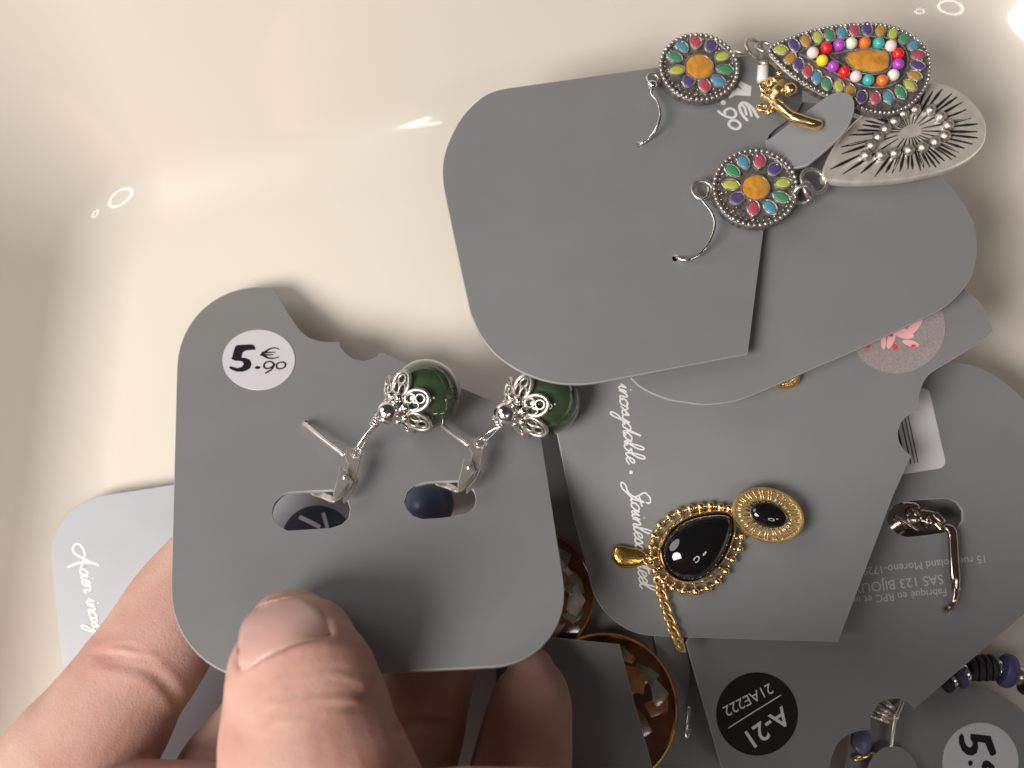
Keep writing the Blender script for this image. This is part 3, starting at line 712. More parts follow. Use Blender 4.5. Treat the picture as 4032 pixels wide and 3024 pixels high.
base = rings([[PE1.w(*p, -1.6) for p in Pd], [PE1.w(*p, -.3) for p in Pd], [PE1.w(*p, 0) for p in Pd1], [PE1.w(*p, 0) for p in Pd2], [PE1.w(*p, -.2) for p in offs(Pd, .85)]])
opet = [((955, 222), 'lime'), ((1030, 195), 'purple'), ((1095, 170), 'mustard'), ((1162, 150), 'lime'), ((1228, 138), 'green'), ((1297, 125), 'blue'), ((1367, 113), 'pink'), ((1438, 108), 'purple'), ((1513, 112), 'mustard'), ((1582, 130), 'lime'), ((1645, 155), 'green'), ((1697, 195), 'blue'), ((1722, 250), 'pink'), ((1720, 308), 'purple'), ((1703, 365), 'mustard'), ((1678, 420), 'lime'), ((1625, 458), 'green'), ((1558, 485), 'blue'), ((1483, 490), 'pink'), ((1408, 485), 'purple'), ((1342, 450), 'mustard'), ((1280, 425), 'lime'), ((1213, 410), 'green'), ((1158, 375), 'blue'), ((1105, 340), 'pink'), ((1055, 305), 'purple'), ((1008, 268), 'mustard')]
bez = []; fr = []
for i, ((x, y), col) in enumerate(opet):
    a = opet[i-1][0]; b = opet[(i+1) % len(opet)][0]
    tx, ty = b[0]-a[0], b[1]-a[1]
    if i == 0: to = (1060, 236)
    else:
        to = (x-ty, y+tx)
        lean = -.55 if y > 270 and x < 1350 else 0
        to = (to[0]+lean*-tx*1.0, to[1]+lean*-ty*1.0)
    Mx = PE1.frame(*z1((x, y))[0], 0, z1(to)[0]); fr.append((Mx, col)); bez.append(xf(PETR2, Mx))
tb = lambda pts, r, pl, h: tube([pl.w(*p, h) for p in outline_uv(pl, pts, 4)], r, 7, True)
dr = obj('teardrop_plate', [(*base, M['oxide']), (*cat(*bez), M['antique']), (*tb(inn, .16, PE1, .1), M['antique']), (*tb(inn2, .15, PE1, .1), M['antique']), (*tb([(x, y) for x, y in stone], .15, PE1, .15), M['antique'])], t1, sharp=.5)
for Mx, col in fr: inst('enamel_petal', PETM2, Mx, dr, EN[col])
for (x, y), col in zip([(1135, 238), (1210, 212), (1282, 195), (1350, 185), (1425, 183), (1502, 185), (1570, 200), (1612, 245), (1612, 303), (1585, 362), (1522, 393), (1445, 390), (1375, 370), (1310, 345), (1248, 315), (1188, 282)], ['blush', 'red', 'violet', 'ivory', 'tangerine', 'teal', 'blush', 'red', 'violet', 'ivory', 'tangerine', 'teal', 'blush', 'red', 'violet', 'yellow']):
    q = z1((x, y))[0]; inst('round_bead', ball_a, Matrix.Translation(PE1.p(*q, .35)) @ Matrix.Scale(PE1.mm(*q, 33*.7052), 4), dr, EN[col])
obj('enamel_centre', [(*dome(PE1, outline_uv(PE1, stone, 4), -.2, .15, .3), EN['orange'])], dr)
def along(P, step):
    out = []; acc = 0; n = len(P)
    for i in range(n):
        a = Vector(P[i]); b = Vector(P[(i+1) % n]); L = (b-a).length
        while acc <= L: out.append(tuple(a+(b-a)*(acc/L))); acc += step
        acc -= L
    return out
rim = [sphere(PE1.w(*p, .05), .34, 8, 6) for p in along(offs(Pd, .38), .80)]
for i, ((x, y), col) in enumerate(opet):
    x2, y2 = opet[(i+1) % len(opet)][0]
    mx, my = (x+x2)/2, (y+y2)/2; dx, dy = mx-1400, my-290; L = math.hypot(dx, dy)
    for s in (24, -22): rim.append(sphere(PE1.p(*z1((mx+dx/L*s, my+dy/L*s))[0], -.1), .2, 6, 5))
obj('beaded_rim', [(*cat(*rim), M['antique'])], dr, sharp=None, kind='stuff')

# earring whose drop shows its back
t2 = thing('flower_earring', 'flower drop earring with its teardrop turned over, showing ribbed silver back', 'earring', PA.p(2984, 724), FG)
flower_disc(t2, PA, (815, 992), 240, 218, .1, pets2, 2.0)
hook(t2, PA, (520, 1005), [((555, 990), 2.4), ((548, 1040), 2.2), ((520, 1060), 2.4), ((535, 1085), 2.6), ((572, 1135), 2.8), ((588, 1200), 2.8), ((560, 1290), 2.2), ((500, 1365), 1.3), ((430, 1395), .7), ((380, 1385), .1), ((372, 1380), -1.2)], 40)
PE2 = Plane((3250, 690, 27.6), (3860, 480, 25.3), (3600, 330, 24.4))
for c, nrm, R in (((1140, 955), PA.n+PA.u*.2, 2.3), ((1080, 1030), PA.n*.6-PA.v*.9, 1.6), ((1110, 1005), PA.n*.7+PA.u*.7, 1.5)):
    obj('link_ring', [(*torus(PA.p(*z1(c)[0], 2.0), nrm.normalized(), R, .38), M['antique'])], t2, sharp=None)
back = z1((1188, 925), (1235, 790), (1320, 670), (1440, 560), (1580, 470), (1700, 420), (1800, 404), (1900, 420), (2000, 482), (2080, 572), (2106, 660), (2085, 755), (2000, 835), (1880, 890), (1750, 922), (1600, 946), (1400, 958), (1250, 950))
Pb = ccw(outline_uv(PE2, back, 6)); cb = PE2.uv(*z1((1680, 670))[0])
loops = [[PE2.w(*p, -2.0) for p in offs(Pb, .2)], [PE2.w(*p, -1.6) for p in Pb], [PE2.w(*p, -.3) for p in Pb], [PE2.w(*p, 0) for p in offs(Pb, .25)]]
for k in (.04, .25, .5, .75, .97):
    loops.append([PE2.w(cb[0]+(x-cb[0])*(1-k), cb[1]+(y-cb[1])*(1-k), -.25*k+(.10, -.10, .04, -.04)[j % 4]*(1-k)*min(1, k*4)) for j, (x, y) in enumerate(offs(Pb, .25))])
v, f = rings(loops)
bk = obj('teardrop_plate', [(v, f, M['back_silver'])], t2, sharp=.5)
n = 50; Pq = offs(Pb, .6)
def hit(ang):
    d = Vector((math.cos(ang), math.sin(ang))); best = 1
    for i in range(len(Pq)):
        a = Vector(Pq[i-1])-Vector(cb); b = Vector(Pq[i])-Vector(cb); e = b-a
        den = d.x*e.y-d.y*e.x
        if abs(den) < 1e-9: continue
        s = (a.x*e.y-a.y*e.x)/den; u = (a.x*d.y-a.y*d.x)/den
        if s > 0 and 0 <= u <= 1: best = s
    return best
rg = random.Random(3)
for i in range(n):
    a = 2*math.pi*(i+rg.uniform(-.2, .2))/n; Lr = hit(a); r0 = Lr*rg.uniform(.30, .55) if i % 2 else Lr*.16; r1 = Lr*rg.uniform(.86, .97)
    if r1-r0 < 1: continue
    d = Vector((math.cos(a), math.sin(a))); nn = Vector((-d.y, d.x))
    V = []
    def hh(r): return -.25*(1-r/Lr)
    w0, w1 = .06, .27
    q = [cb[0]+d.x*r0, cb[1]+d.y*r0]; e = [cb[0]+d.x*r1, cb[1]+d.y*r1]; m_ = [(q[0]+e[0])/2*.35+e[0]*.65-(e[0]-q[0])*.12, (q[1]+e[1])/2*.35+e[1]*.65-(e[1]-q[1])*.12]
    L3 = []
    for (cx, cy), ww, r in ((q, w0, r0), (m_, w1, r0+(r1-r0)*.7), (e, w0*1.4, r1)):
        L3.append([PE2.w(cx-nn.x*ww, cy-nn.y*ww, hh(r)-.3), PE2.w(cx+nn.x*ww, cy+nn.y*ww, hh(r)-.3), PE2.w(cx+nn.x*ww, cy+nn.y*ww, hh(r)+.05), PE2.w(cx-nn.x*ww, cy-nn.y*ww, hh(r)+.05)])
    obj('engraved_line', [(*rings(L3), M['groove'])], bk, sharp=None)
for p in [(1705, 555), (1790, 560), (1848, 597), (1890, 645), (1872, 703), (1817, 738), (1747, 768), (1670, 782), (1592, 800), (1515, 810), (1430, 812), (1460, 757), (1500, 710), (1540, 665), (1590, 622), (1640, 580)]:
    q = z1(p)[0]; inst('raised_ball', ball_s, Matrix.Translation(PE2.p(*q, .25)) @ Matrix.Scale(PE2.mm(*q, 34*.7052), 4), bk)

# ------------------------------------------------------------------ gold earring with the white tube bead
z3 = Z(2560, 100, .4069)
t = thing('gold_earring', 'polished gold earring with curved bar, ball and white tube bead on small tongue', 'earring', PA.p(3060, 400))
q = lambda p, h: PA.p(*z3(p)[0], h)
obj('tube_bead', [(*tube([q((1096, 385), 2.2), q((1092, 400), 2.2), q((1085, 530), 2.0), q((1084, 545), 2.0)], [.8, .98, .98, .8], 16), mat('white_bead', (.72, .74, .76), .25))], t)
obj('curved_bar', [(*tube(spline([q((1215, 745), 4.2), q((1270, 800), 4.8), q((1360, 880), 5.2), q((1480, 925), 5.4), q((1580, 955), 5.2), q((1640, 962), 4.6)], 6), [.75]+[.9]*12+[1.0]*16+[.95, .7], 14), M['gold'])], t, sharp=None)
lf = [q((1290, 545), 4.0), q((1262, 580), 4.6), q((1230, 630), 4.8), q((1190, 690), 4.4), q((1172, 712), 3.8)]
obj('gold_leaf', [(*tube(spline(lf, 5), [.35]*2+[.75]*6+[.95]*5+[.7]*5+[.3]*3, 12), M['gold_satin'])], t, sharp=None)
for p, r, h in (((1352, 625), 1.32, 5.0), ((1247, 468), .55, 4.4), ((1208, 528), .65, 4.4), ((1092, 672), .6, 3.2), ((1148, 842), .68, 3.4), ((1300, 560), .6, 4.0), ((1095, 620), .55, 3.0)):
    obj('gold_ball', [(*sphere(q(p, h), r, 18, 12), M['gold'])], t, sharp=None)
for p, nr, R in (((1110, 600), PA.n+PA.u*.4, .95), ((1085, 800), PA.n+PA.v*.6, 1.05), ((1185, 790), PA.n*.5+PA.u, .9), ((1150, 560), PA.n*.4-PA.u, .8), ((1110, 372), PA.n*.5+PA.v, .8)):
    obj('gold_link', [(*torus(q(p, 2.9), nr.normalized(), R, .36, 20, 8), M['gold'])], t, sharp=None)
obj('gold_stem', [(*tube(spline([q((1105, 690), 3.0), q((1165, 720), 3.6), q((1190, 770), 3.6), q((1150, 830), 3.2)], 5), .55, 10), M['gold'])], t, sharp=None)

# ------------------------------------------------------------------ black and gold earrings
zb = Z(2350, 1850, .452)
def oval_stud(t, cen, a, b, ang, pl, h, onyx=True, k=.452):
    pl = pl.up(h); h = 0.0
    P = ccw([pl.uv(*p) for p in circ(*cen, a*k, b*k, ang, 64)]); Pi = offs(P, .65)
    base = rings([[pl.w(*p, h-1.2) for p in P], [pl.w(*p, h-.35) for p in P], [pl.w(*p, h) for p in offs(P, .22)], [pl.w(*p, h) for p in offs(P, .48)], [pl.w(*p, h-.28) for p in Pi]])
    o = obj('oval_plate', [(*base, M['gold_satin'])], t, sharp=.5)
    Pc = ccw([pl.uv(*p) for p in circ(*cen, a*.53*k, b*.46*k, ang, 64)])
    n = 40
    for i in range(n):
        j = int(i*64/n); u = Pi[j]; v_ = Pc[j]; d = (Vector(u)-Vector(v_)); nn = Vector((-d.y, d.x)).normalized()*.09
        L3 = []
        for x, y in (v_, u):
            L3.append([pl.w(x-nn.x, y-nn.y, h-.33), pl.w(x+nn.x, y+nn.y, h-.33), pl.w(x+nn.x*.5, y+nn.y*.5, h-.18), pl.w(x-nn.x*.5, y-nn.y*.5, h-.18)])
        obj('ray', [(*rings(L3), M['gold'])], o, sharp=None)
    obj('black_stone', [(*dome(pl, [pl.uv(*p) for p in circ(*cen, a*.54*k, b*.47*k, ang, 40)], h-.3, h+.2, 1.25, 8), M['onyx'])], t, sharp=None)
    return o
t = thing('black_drop_earring', 'gold earring with glossy black teardrop stone and ribbed oval black stud', 'earring', PD.p(2780, 2120), 'black and gold earrings')
oval_stud(t, zb((1497, 394))[0], 322, 236, .30, PD, 3.3)
stn = zb((1150, 402), (1060, 380), (940, 390), (800, 422), (680, 490), (590, 590), (550, 690), (560, 790), (620, 890), (720, 950), (830, 962), (930, 922), (1020, 842), (1090, 742), (1140, 622), (1168, 515), (1168, 440))
Ps = ccw(outline_uv(PD, stn, 4))
Pw = offs(Ps, -.62)
bz = rings([[PD.w(*p, .3) for p in Pw], [PD.w(*p, 1.5) for p in Pw], [PD.w(*p, 1.85) for p in offs(Ps, -.42)], [PD.w(*p, 2.05) for p in offs(Ps, -.2)], [PD.w(*p, 1.9) for p in offs(Ps, .02)], [PD.w(*p, 1.0) for p in offs(Ps, .1)]])
bezl = obj('bezel', [(*bz, M['gold'])], t, sharp=.7)
obj('black_stone', [(*dome(PD, Ps, .8, 1.5, 3.1, 12, PD.uv(*zb((830, 690))[0]), 2.0), M['onyx'])], t, sharp=None)
gb = [(1155, 338), (1078, 325), (990, 312), (903, 322), (812, 335), (718, 365), (628, 412), (545, 482), (495, 572), (470, 672), (472, 772), (505, 880), (575, 970), (660, 1030), (755, 1060), (860, 1065), (965, 1035), (1050, 975), (1122, 885), (1182, 785), (1240, 690), (1258, 585)]
ball_g = mesh_of('ball', [(*sphere((0, 0, 0), 1, 14, 9), M['gold'])], None)
for i, p in enumerate(gb):
    u = zb(p)[0]; inst('gold_bead', ball_g, Matrix.Translation(PD.p(*u, 1.0)) @ Matrix.Scale(PD.mm(*u, 38*.452), 4), bezl)
    c0 = zb((830, 690))[0]; v_ = (u[0]+(c0[0]-u[0])*.13, u[1]+(c0[1]-u[1])*.13)
    obj('bead_arm', [(*tube([PD.p(*u, .9), PD.p(*v_, .9)], .24, 6), M['gold_satin'])], bezl, sharp=None)
    if i+1 < len(gb):
        m2 = zb(((p[0]+gb[i+1][0])/2, (p[1]+gb[i+1][1])/2))[0]
        inst('gold_bead', ball_g, Matrix.Translation(PD.p(*m2, .8)) @ Matrix.Scale(PD.mm(*m2, 15*.452), 4), bezl)
tagm = mat('hammered_gold', (.72, .42, .12), .22, 1.0, var=.25, vscale=400, bump=.9, bscale=500)
obj('gold_tag', [(*dome(PD, outline_uv(PD, zb((130, 720), (150, 668), (200, 655), (270, 672), (350, 684), (415, 715), (440, 770), (415, 815), (350, 840), (270, 850), (200, 842), (160, 810), (130, 765)), 4), .5, 1.1, .5), tagm)], t, sharp=None)
obj('link_ring', [(*torus(PD.p(*zb((448, 785))[0], 1.0), (PD.n+PD.v*.7).normalized(), .8, .25), M['gold'])], t, sharp=None)
cp = spline([PD.p(*zb(p)[0], h) for p, h in (((535, 935), 1.0), ((560, 1050), .7), ((600, 1190), .6), ((640, 1310), .6), ((680, 1430), .7), ((715, 1505), .4), ((740, 1570), -2))], 40)
dist = 0; lk = 0; last = cp[0]
for i in range(1, len(cp)):
    dist += (cp[i]-last).length; last = cp[i]
    if dist > 1.02:
        dist = 0; tdir = (cp[min(i+1, len(cp)-1)]-cp[i-1]).normalized(); sd = PD.n.cross(tdir).normalized()
        sgn = 1 if lk % 2 else -1; lk += 1
        up = (PD.n*.85+sd*.52*sgn).normalized(); x2 = up.cross(tdir).normalized()
        d1 = (tdir*.9+x2*.42).normalized(); d2 = up.cross(d1)
        pts = [cp[i]+d1*1.15*math.cos(q)+d2*.66*math.sin(q)+up*.16*math.sin(2*q) for q in [2*math.pi*j/18 for j in range(18)]]
        obj('chain_link', [(*tube(pts, .26, 7, True), M['gold_satin'])], t, sharp=None)
t = thing('black_drop_earring', 'gold oval stud edge peeking out from under a grey card, mostly covered', 'earring', PD.p(3075, 1480), 'black and gold earrings')
oval_stud(t, (3085, 1478), 150, 118, .2, PD, 2.0)

# ------------------------------------------------------------------ steel hoop on the address card
z6 = Z(3250, 1850, .428)
q = lambda p, h: PF.p(*z6(p)[0], h)
M['steel_shaded'] = mat('shaded_polished_steel', (.42, .35, .30), .13, 1.0, var=.2, vscale=700)  # darker copy of the steel, dark reflections put into its colour
t = thing('hoop_earring', 'steel hinged earring, dark reflections put into its colour, looped through slot and hole of the address card', 'earring', PF.p(3640, 2040))
bar = [q((1000, 405), -.6), q((1080, 480), .3), q((1130, 530), 1.5), q((1165, 575), 1.9), q((1172, 640), 1.9), q((1185, 850), 1.9), q((1200, 1040), 1.8), q((1205, 1110), 1.5)]
obj('hinged_bar', [(*tube(spline(bar, 5), [.7]*8+[.95]*22+[.8]*6, 10, flat=.55, flat_dir=PF.n), M['steel_shaded'])], t, sharp=None)
obj('ear_post', [(*tube(spline([q((1198, 1090), 1.6), q((1195, 1150), 1.6), q((1180, 1210), 1.5), q((1140, 1265), .6), q((1120, 1285), -1.5)], 5), .55, 10), M['steel_shaded'])], t, sharp=None)
obj('hoop_body', [(*tube(spline([q((520, 520), -2.2), q((650, 430), -2.0), q((760, 420), -1.9), q((880, 440), -1.9), q((1010, 470), -1.5), q((1090, 540), -.9)], 5), [3.2]*8+[2.6]*6+[1.6]*6+[.9]*6, 16, flat=.5, flat_dir=PF.n), M['steel_shaded'])], t, sharp=None)
for p, r in (((800, 360), .75), ((845, 385), .7), ((770, 395), .6), ((960, 450), .6), ((930, 520), .5)):
    obj('crystal', [(*sphere(q(p, -.5), r, 7, 5), M['steel_shaded'])], t, sharp=.2)
obj('ridge', [(*tube(spline([q((640, 430), .15), q((720, 475), .3), q((850, 560), .2)], 5), .3, 8), M['steel_shaded'])], t, sharp=None)

# ------------------------------------------------------------------ striped steel earring and blue bead in the lower gap
z7 = Z(3200, 2500, .3761)
q = lambda p, h: PG.p(*z7(p)[0], h)
t = thing('steel_earring', 'ribbed steel earring with thin straight wire above the round tab', 'earring', PG.p(3490, 2810))
for i, (a, b) in enumerate((((610, 830), (800, 920)), ((640, 770), (820, 880)), ((665, 735), (845, 845)), ((735, 690), (870, 790)))):
    obj('rib', [(*tube([q(a, 1.0), q(((a[0]+b[0])/2, (a[1]+b[1])/2), 1.25), q(b, 1.0)], .48, 10), M['steel'])], t, sharp=None)
obj('ear_wire', [(*tube(spline([q((940, 690), 1.2), q((915, 760), 1.5), q((880, 850), 2.0), q((858, 900), 2.2), q((840, 1000), 2.3), q((822, 1170), 2.2)], 5), .36, 8), M['steel'])], t, sharp=None)
obj('joint_ball', [(*sphere(q((870, 858), 2.0), .62, 14, 9), M['silver'])], t, sharp=None)
t = thing('bead_earring', 'slate blue bead on gold cap in the dark gap beside the round tab', 'earring', PG.p(3400, 2940))
obj('bead', [(*sphere(q((520, 1120), .9), 2.0, 20, 14, X=PG.u*1.7, Y=PG.v*2.1, Z=PG.n*1.2), M['blue_bead'])], t, sharp=None)
obj('cap', [(*tube([q((440, 1300), .7), q((560, 1265), .9), q((640, 1240), .7)], .5, 8), M['gold'])], t, sharp=None)

# blue beads glimpsed through the slot of the held card
for (px, py), r, lb in (((1680, 1985), 5.0, 'slate blue ball earring glimpsed through the right slot of the held card'), ((1935, 1880), 4.4, 'second slate blue ball beside it, mostly hidden under the held card')):
    c = at(px, py, 7.2)
    t = thing('ball_earring', lb, 'earring', at(px, py, 2))
    obj('ball', [(*sphere(c, r, 26, 18), M['blue_bead'])], t, sharp=None)
    obj('ear_post', [(*tube([c+Vector((0, 0, -r+.2)), c+Vector((.4, 0, -r-1.2))], .4, 8), M['steel'])], t, sharp=None)

# ------------------------------------------------------------------ bracelet of rubber discs
t = thing('bead_bracelet', 'bracelet of black, violet and silver disc beads along the tray side', 'bracelet', at(3850, 2640, 6))
blk = mat('black_rubber', (.012, .012, .018), .55); vio = mat('violet_rubber', (.055, .053, .17), .5)
def disc_bead(name, a, b, rad, m, z=7.0, bulge=.9):
    A_ = at(*z7(a)[0], z); B_ = at(*z7(b)[0], z); ax = B_-A_; L = ax.length
    obj(name, [(*lathe(A_, ax, [(rad*.3, 0), (rad*.86, .0), (rad*.97, L*.18), (rad, L*.5), (rad*.97, L*.82), (rad*.86, L), (rad*.3, L)], 22), m)], t, sharp=.8)
disc_bead('disc_bead', (1360, 535), (1425, 478), 1.8, blk)
disc_bead('spacer', (1428, 476), (1485, 445), 1.5, M['silver'])
disc_bead('disc_bead', (1488, 444), (1555, 410), 2.4, vio)
disc_bead('spacer', (1560, 405), (1622, 378), 1.7, M['silver'])
for i in range(4): disc_bead('disc_bead', (1628+i*70, 352-i*3), (1692+i*70, 349-i*3), 2.35 if i else 2.2, blk)
disc_bead('spacer', (1912, 345), (1972, 360), 1.6, M['silver'])
disc_bead('disc_bead', (1978, 358), (2092, 392), 3.0, vio, 7.4)
disc_bead('spacer', (2098, 400), (2200, 440), 1.8, M['antique'])
disc_bead('disc_bead', (2230, 460), (2310, 520), 2.6, blk)

# ------------------------------------------------------------------ shell earrings
def shell(label, cx, cy, r, z, seed, tilt):
    p0 = at(cx, cy, z); mmr = (at(cx+r, cy, z)-p0).length
    t = thing('shell_earring', label, 'earring', p0, 'round shell earrings')
    nrm = Vector(tilt).normalized(); x = Vector((1, 0, 0)); x = (x-nrm*x.dot(nrm)).normalized(); y = nrm.cross(x)
    am = mat('amber_resin', (.10, .032, .008), .08, coat=.6, var=.7, vscale=120)
    obj('resin_disc', [(*lathe(p0, nrm, [(mmr*.1, -1.6), (mmr*.98, -1.6), (mmr*.99, 0), (mmr*.7, .5), (mmr*.05, .75)], 48), am)], t, sharp=.8)
    obj('rim', [(*lathe(p0, nrm, [(mmr*.98, -2.4), (mmr*1.035, -2.4), (mmr*1.04, .1), (mmr*1.025, .3), (mmr*1.0, .3), (mmr*.985, .05), (mmr*.98, -2.3)], 56), M['copper'])], t, sharp=.8)
    rg = random.Random(seed)
    cols = [((.40, .34, .28), 'pearl'), ((.14, .17, .10), 'green'), ((.34, .22, .22), 'pink'), ((.36, .16, .045), 'amber'), ((.22, .10, .04), 'umber'), ((.30, .27, .24), 'grey')]
    ms = [mat('shell_'+n, c, .18, coat=.6, var=.5, vscale=350) for c, n in cols]
    for i in range(30):
        a = rg.uniform(0, 6.28); d = mmr*.95*math.sqrt(rg.random()); s = rg.uniform(1.8, 3.8)
        d = min(d, mmr*.93-s)
        c = p0+x*d*math.cos(a)+y*d*math.sin(a)
        hgt = .74-.55*(d/mmr)**2+.01+.006*(i % 7)
        n = rg.choice((4, 5, 5, 6)); rot = rg.uniform(0, 6)
        P = []
        for k in range(n):
            q = rot+2*math.pi*k/n; P.append((math.cos(q)*s*rg.uniform(.6, 1.1), math.sin(q)*s*rg.uniform(.6, 1.1)))
        tl = (nrm+x*rg.uniform(-.05, .05)+y*rg.uniform(-.05, .05)).normalized(); tx = (x-tl*x.dot(tl)).normalized(); ty = tl.cross(tx)
        L3 = [[c+nrm*(hgt-.5)+tx*u+ty*v for u, v in P], [c+nrm*hgt+tx*u+ty*v for u, v in P], [c+nrm*(hgt+.03)+tx*u*.93+ty*v*.93 for u, v in P]]
        obj('shell_flake', [(*rings(L3), ms[rg.randrange(6)])], t, sharp=.3)
    return t
shell('round amber and abalone shell earring with copper rim beside the held card', 2092, 2336, 243, 8.0, 5, (.12, 0, 1))
shell('round amber and abalone shell earring with copper rim under a blank dark card', 2385, 2795, 285, 7.6, 11, (.16, .03, 1))
t = thing('silver_hook', 'small silver ear wire lying beside the copper rim of shell earring', 'ear wire', at(2712, 2830, 9))
zz = Z(1850, 2050, .5871)
obj('wire', [(*tube(spline([at(*zz(p)[0], h) for p, h in (((1470, 1250), 9), ((1462, 1330), 9.6), ((1452, 1400), 9.6), ((1458, 1450), 9), ((1475, 1400), 8.6))], 5), .35, 8), M['silver'])], t, sharp=None)
t = thing('gold_post', 'tiny gold post tip showing at the lower edge of held card', 'earring post', PK.p(1966, 2612, -1.2))
obj('post', [(*tube([PK.p(1958, 2585, -2.2), PK.p(1968, 2622, -1.2)], .45, 8), M['gold'])], t, sharp=None)

# ------------------------------------------------------------------ the hand
def skin_material():
    m = bpy.data.materials.new('skin'); m.use_nodes = True; nt = m.node_tree; L = nt.links.new; b = nt.nodes['Principled BSDF']
    tc = nt.nodes.new('ShaderNodeTexCoord')
    n1 = nt.nodes.new('ShaderNodeTexNoise'); n1.inputs['Scale'].default_value = 75; n1.inputs['Detail'].default_value = 5; L(tc.outputs['Object'], n1.inputs['Vector'])
    cr = nt.nodes.new('ShaderNodeValToRGB'); L(n1.outputs[0], cr.inputs[0])
    cr.color_ramp.elements[0].position = .32; cr.color_ramp.elements[0].color = (.46, .25, .215, 1)
    cr.color_ramp.elements[1].position = .68; cr.color_ramp.elements[1].color = (.57, .39, .33, 1)
    L(cr.outputs[0], b.inputs['Base Color'])
    b.inputs['Roughness'].default_value = .58; b.inputs['Specular IOR Level'].default_value = .35; b.inputs['Subsurface Weight'].default_value = .35
    b.inputs['Subsurface Radius'].default_value = (1, .32, .18); b.inputs['Subsurface Scale'].default_value = .0016
    n2 = nt.nodes.new('ShaderNodeTexVoronoi'); n2.inputs['Scale'].default_value = 2600; L(tc.outputs['Object'], n2.inputs['Vector'])
    n3 = nt.nodes.new('ShaderNodeTexNoise'); n3.inputs['Scale'].default_value = 900; n3.inputs['Detail'].default_value = 5; L(tc.outputs['Object'], n3.inputs['Vector'])
    ad = nt.nodes.new('ShaderNodeMath'); ad.operation = 'ADD'; L(n2.outputs['Distance'], ad.inputs[0]); L(n3.outputs[0], ad.inputs[1])
    bp = nt.nodes.new('ShaderNodeBump'); bp.inputs['Strength'].default_value = .2; bp.inputs['Distance'].default_value = .0002; L(ad.outputs[0], bp.inputs['Height']); L(bp.outputs[0], b.inputs['Normal'])
    return m
def finger(stations, seg=28, cap=3):
    """stations: (px, py, z centre, half width px, half depth mm); first is the tip"""
    C = []; 
    for px, py, z, hw, hd in stations:
        if isinstance(px, Vector): C.append((px, hw, hd)); continue
        c = at(px, py, z); C.append((c, (at(px+hw, py, z)-c).length, hd))
    pts = spline([c for c, a, b in C], 4); n = len(pts)
    def lerp(k, i):
        f = i/4; j = min(int(f), len(C)-2); t = f-j; t = t*t*(3-2*t) if False else t
        return C[j][k]+(C[j+1][k]-C[j][k])*t
    loops = []
    t0 = (pts[1]-pts[0]).normalized(); a0, b0 = C[0][1], C[0][2]
    caps = []
    for k in range(5):
        an = math.pi/2*k/5
        caps.append((pts[0]-t0*min(a0, b0)*.9*math.cos(an), a0*math.sin(an)+.05, b0*math.sin(an)+.05, t0))
    seq = caps+[(pts[i], lerp(1, i), lerp(2, i), (pts[min(i+1, n-1)]-pts[max(i-1, 0)]).normalized()) for i in range(n)]
    for c, a, b, tt in seq:
        vd = (CAM-c).normalized(); s = tt.cross(vd).normalized(); u = s.cross(tt).normalized()
        loops.append([c+s*a*math.cos(q)+u*b*math.sin(q) for q in [2*math.pi*j/seg for j in range(seg)]])
    return rings(loops)
def zk(px, py, off): return PK.p(px, py, off).z
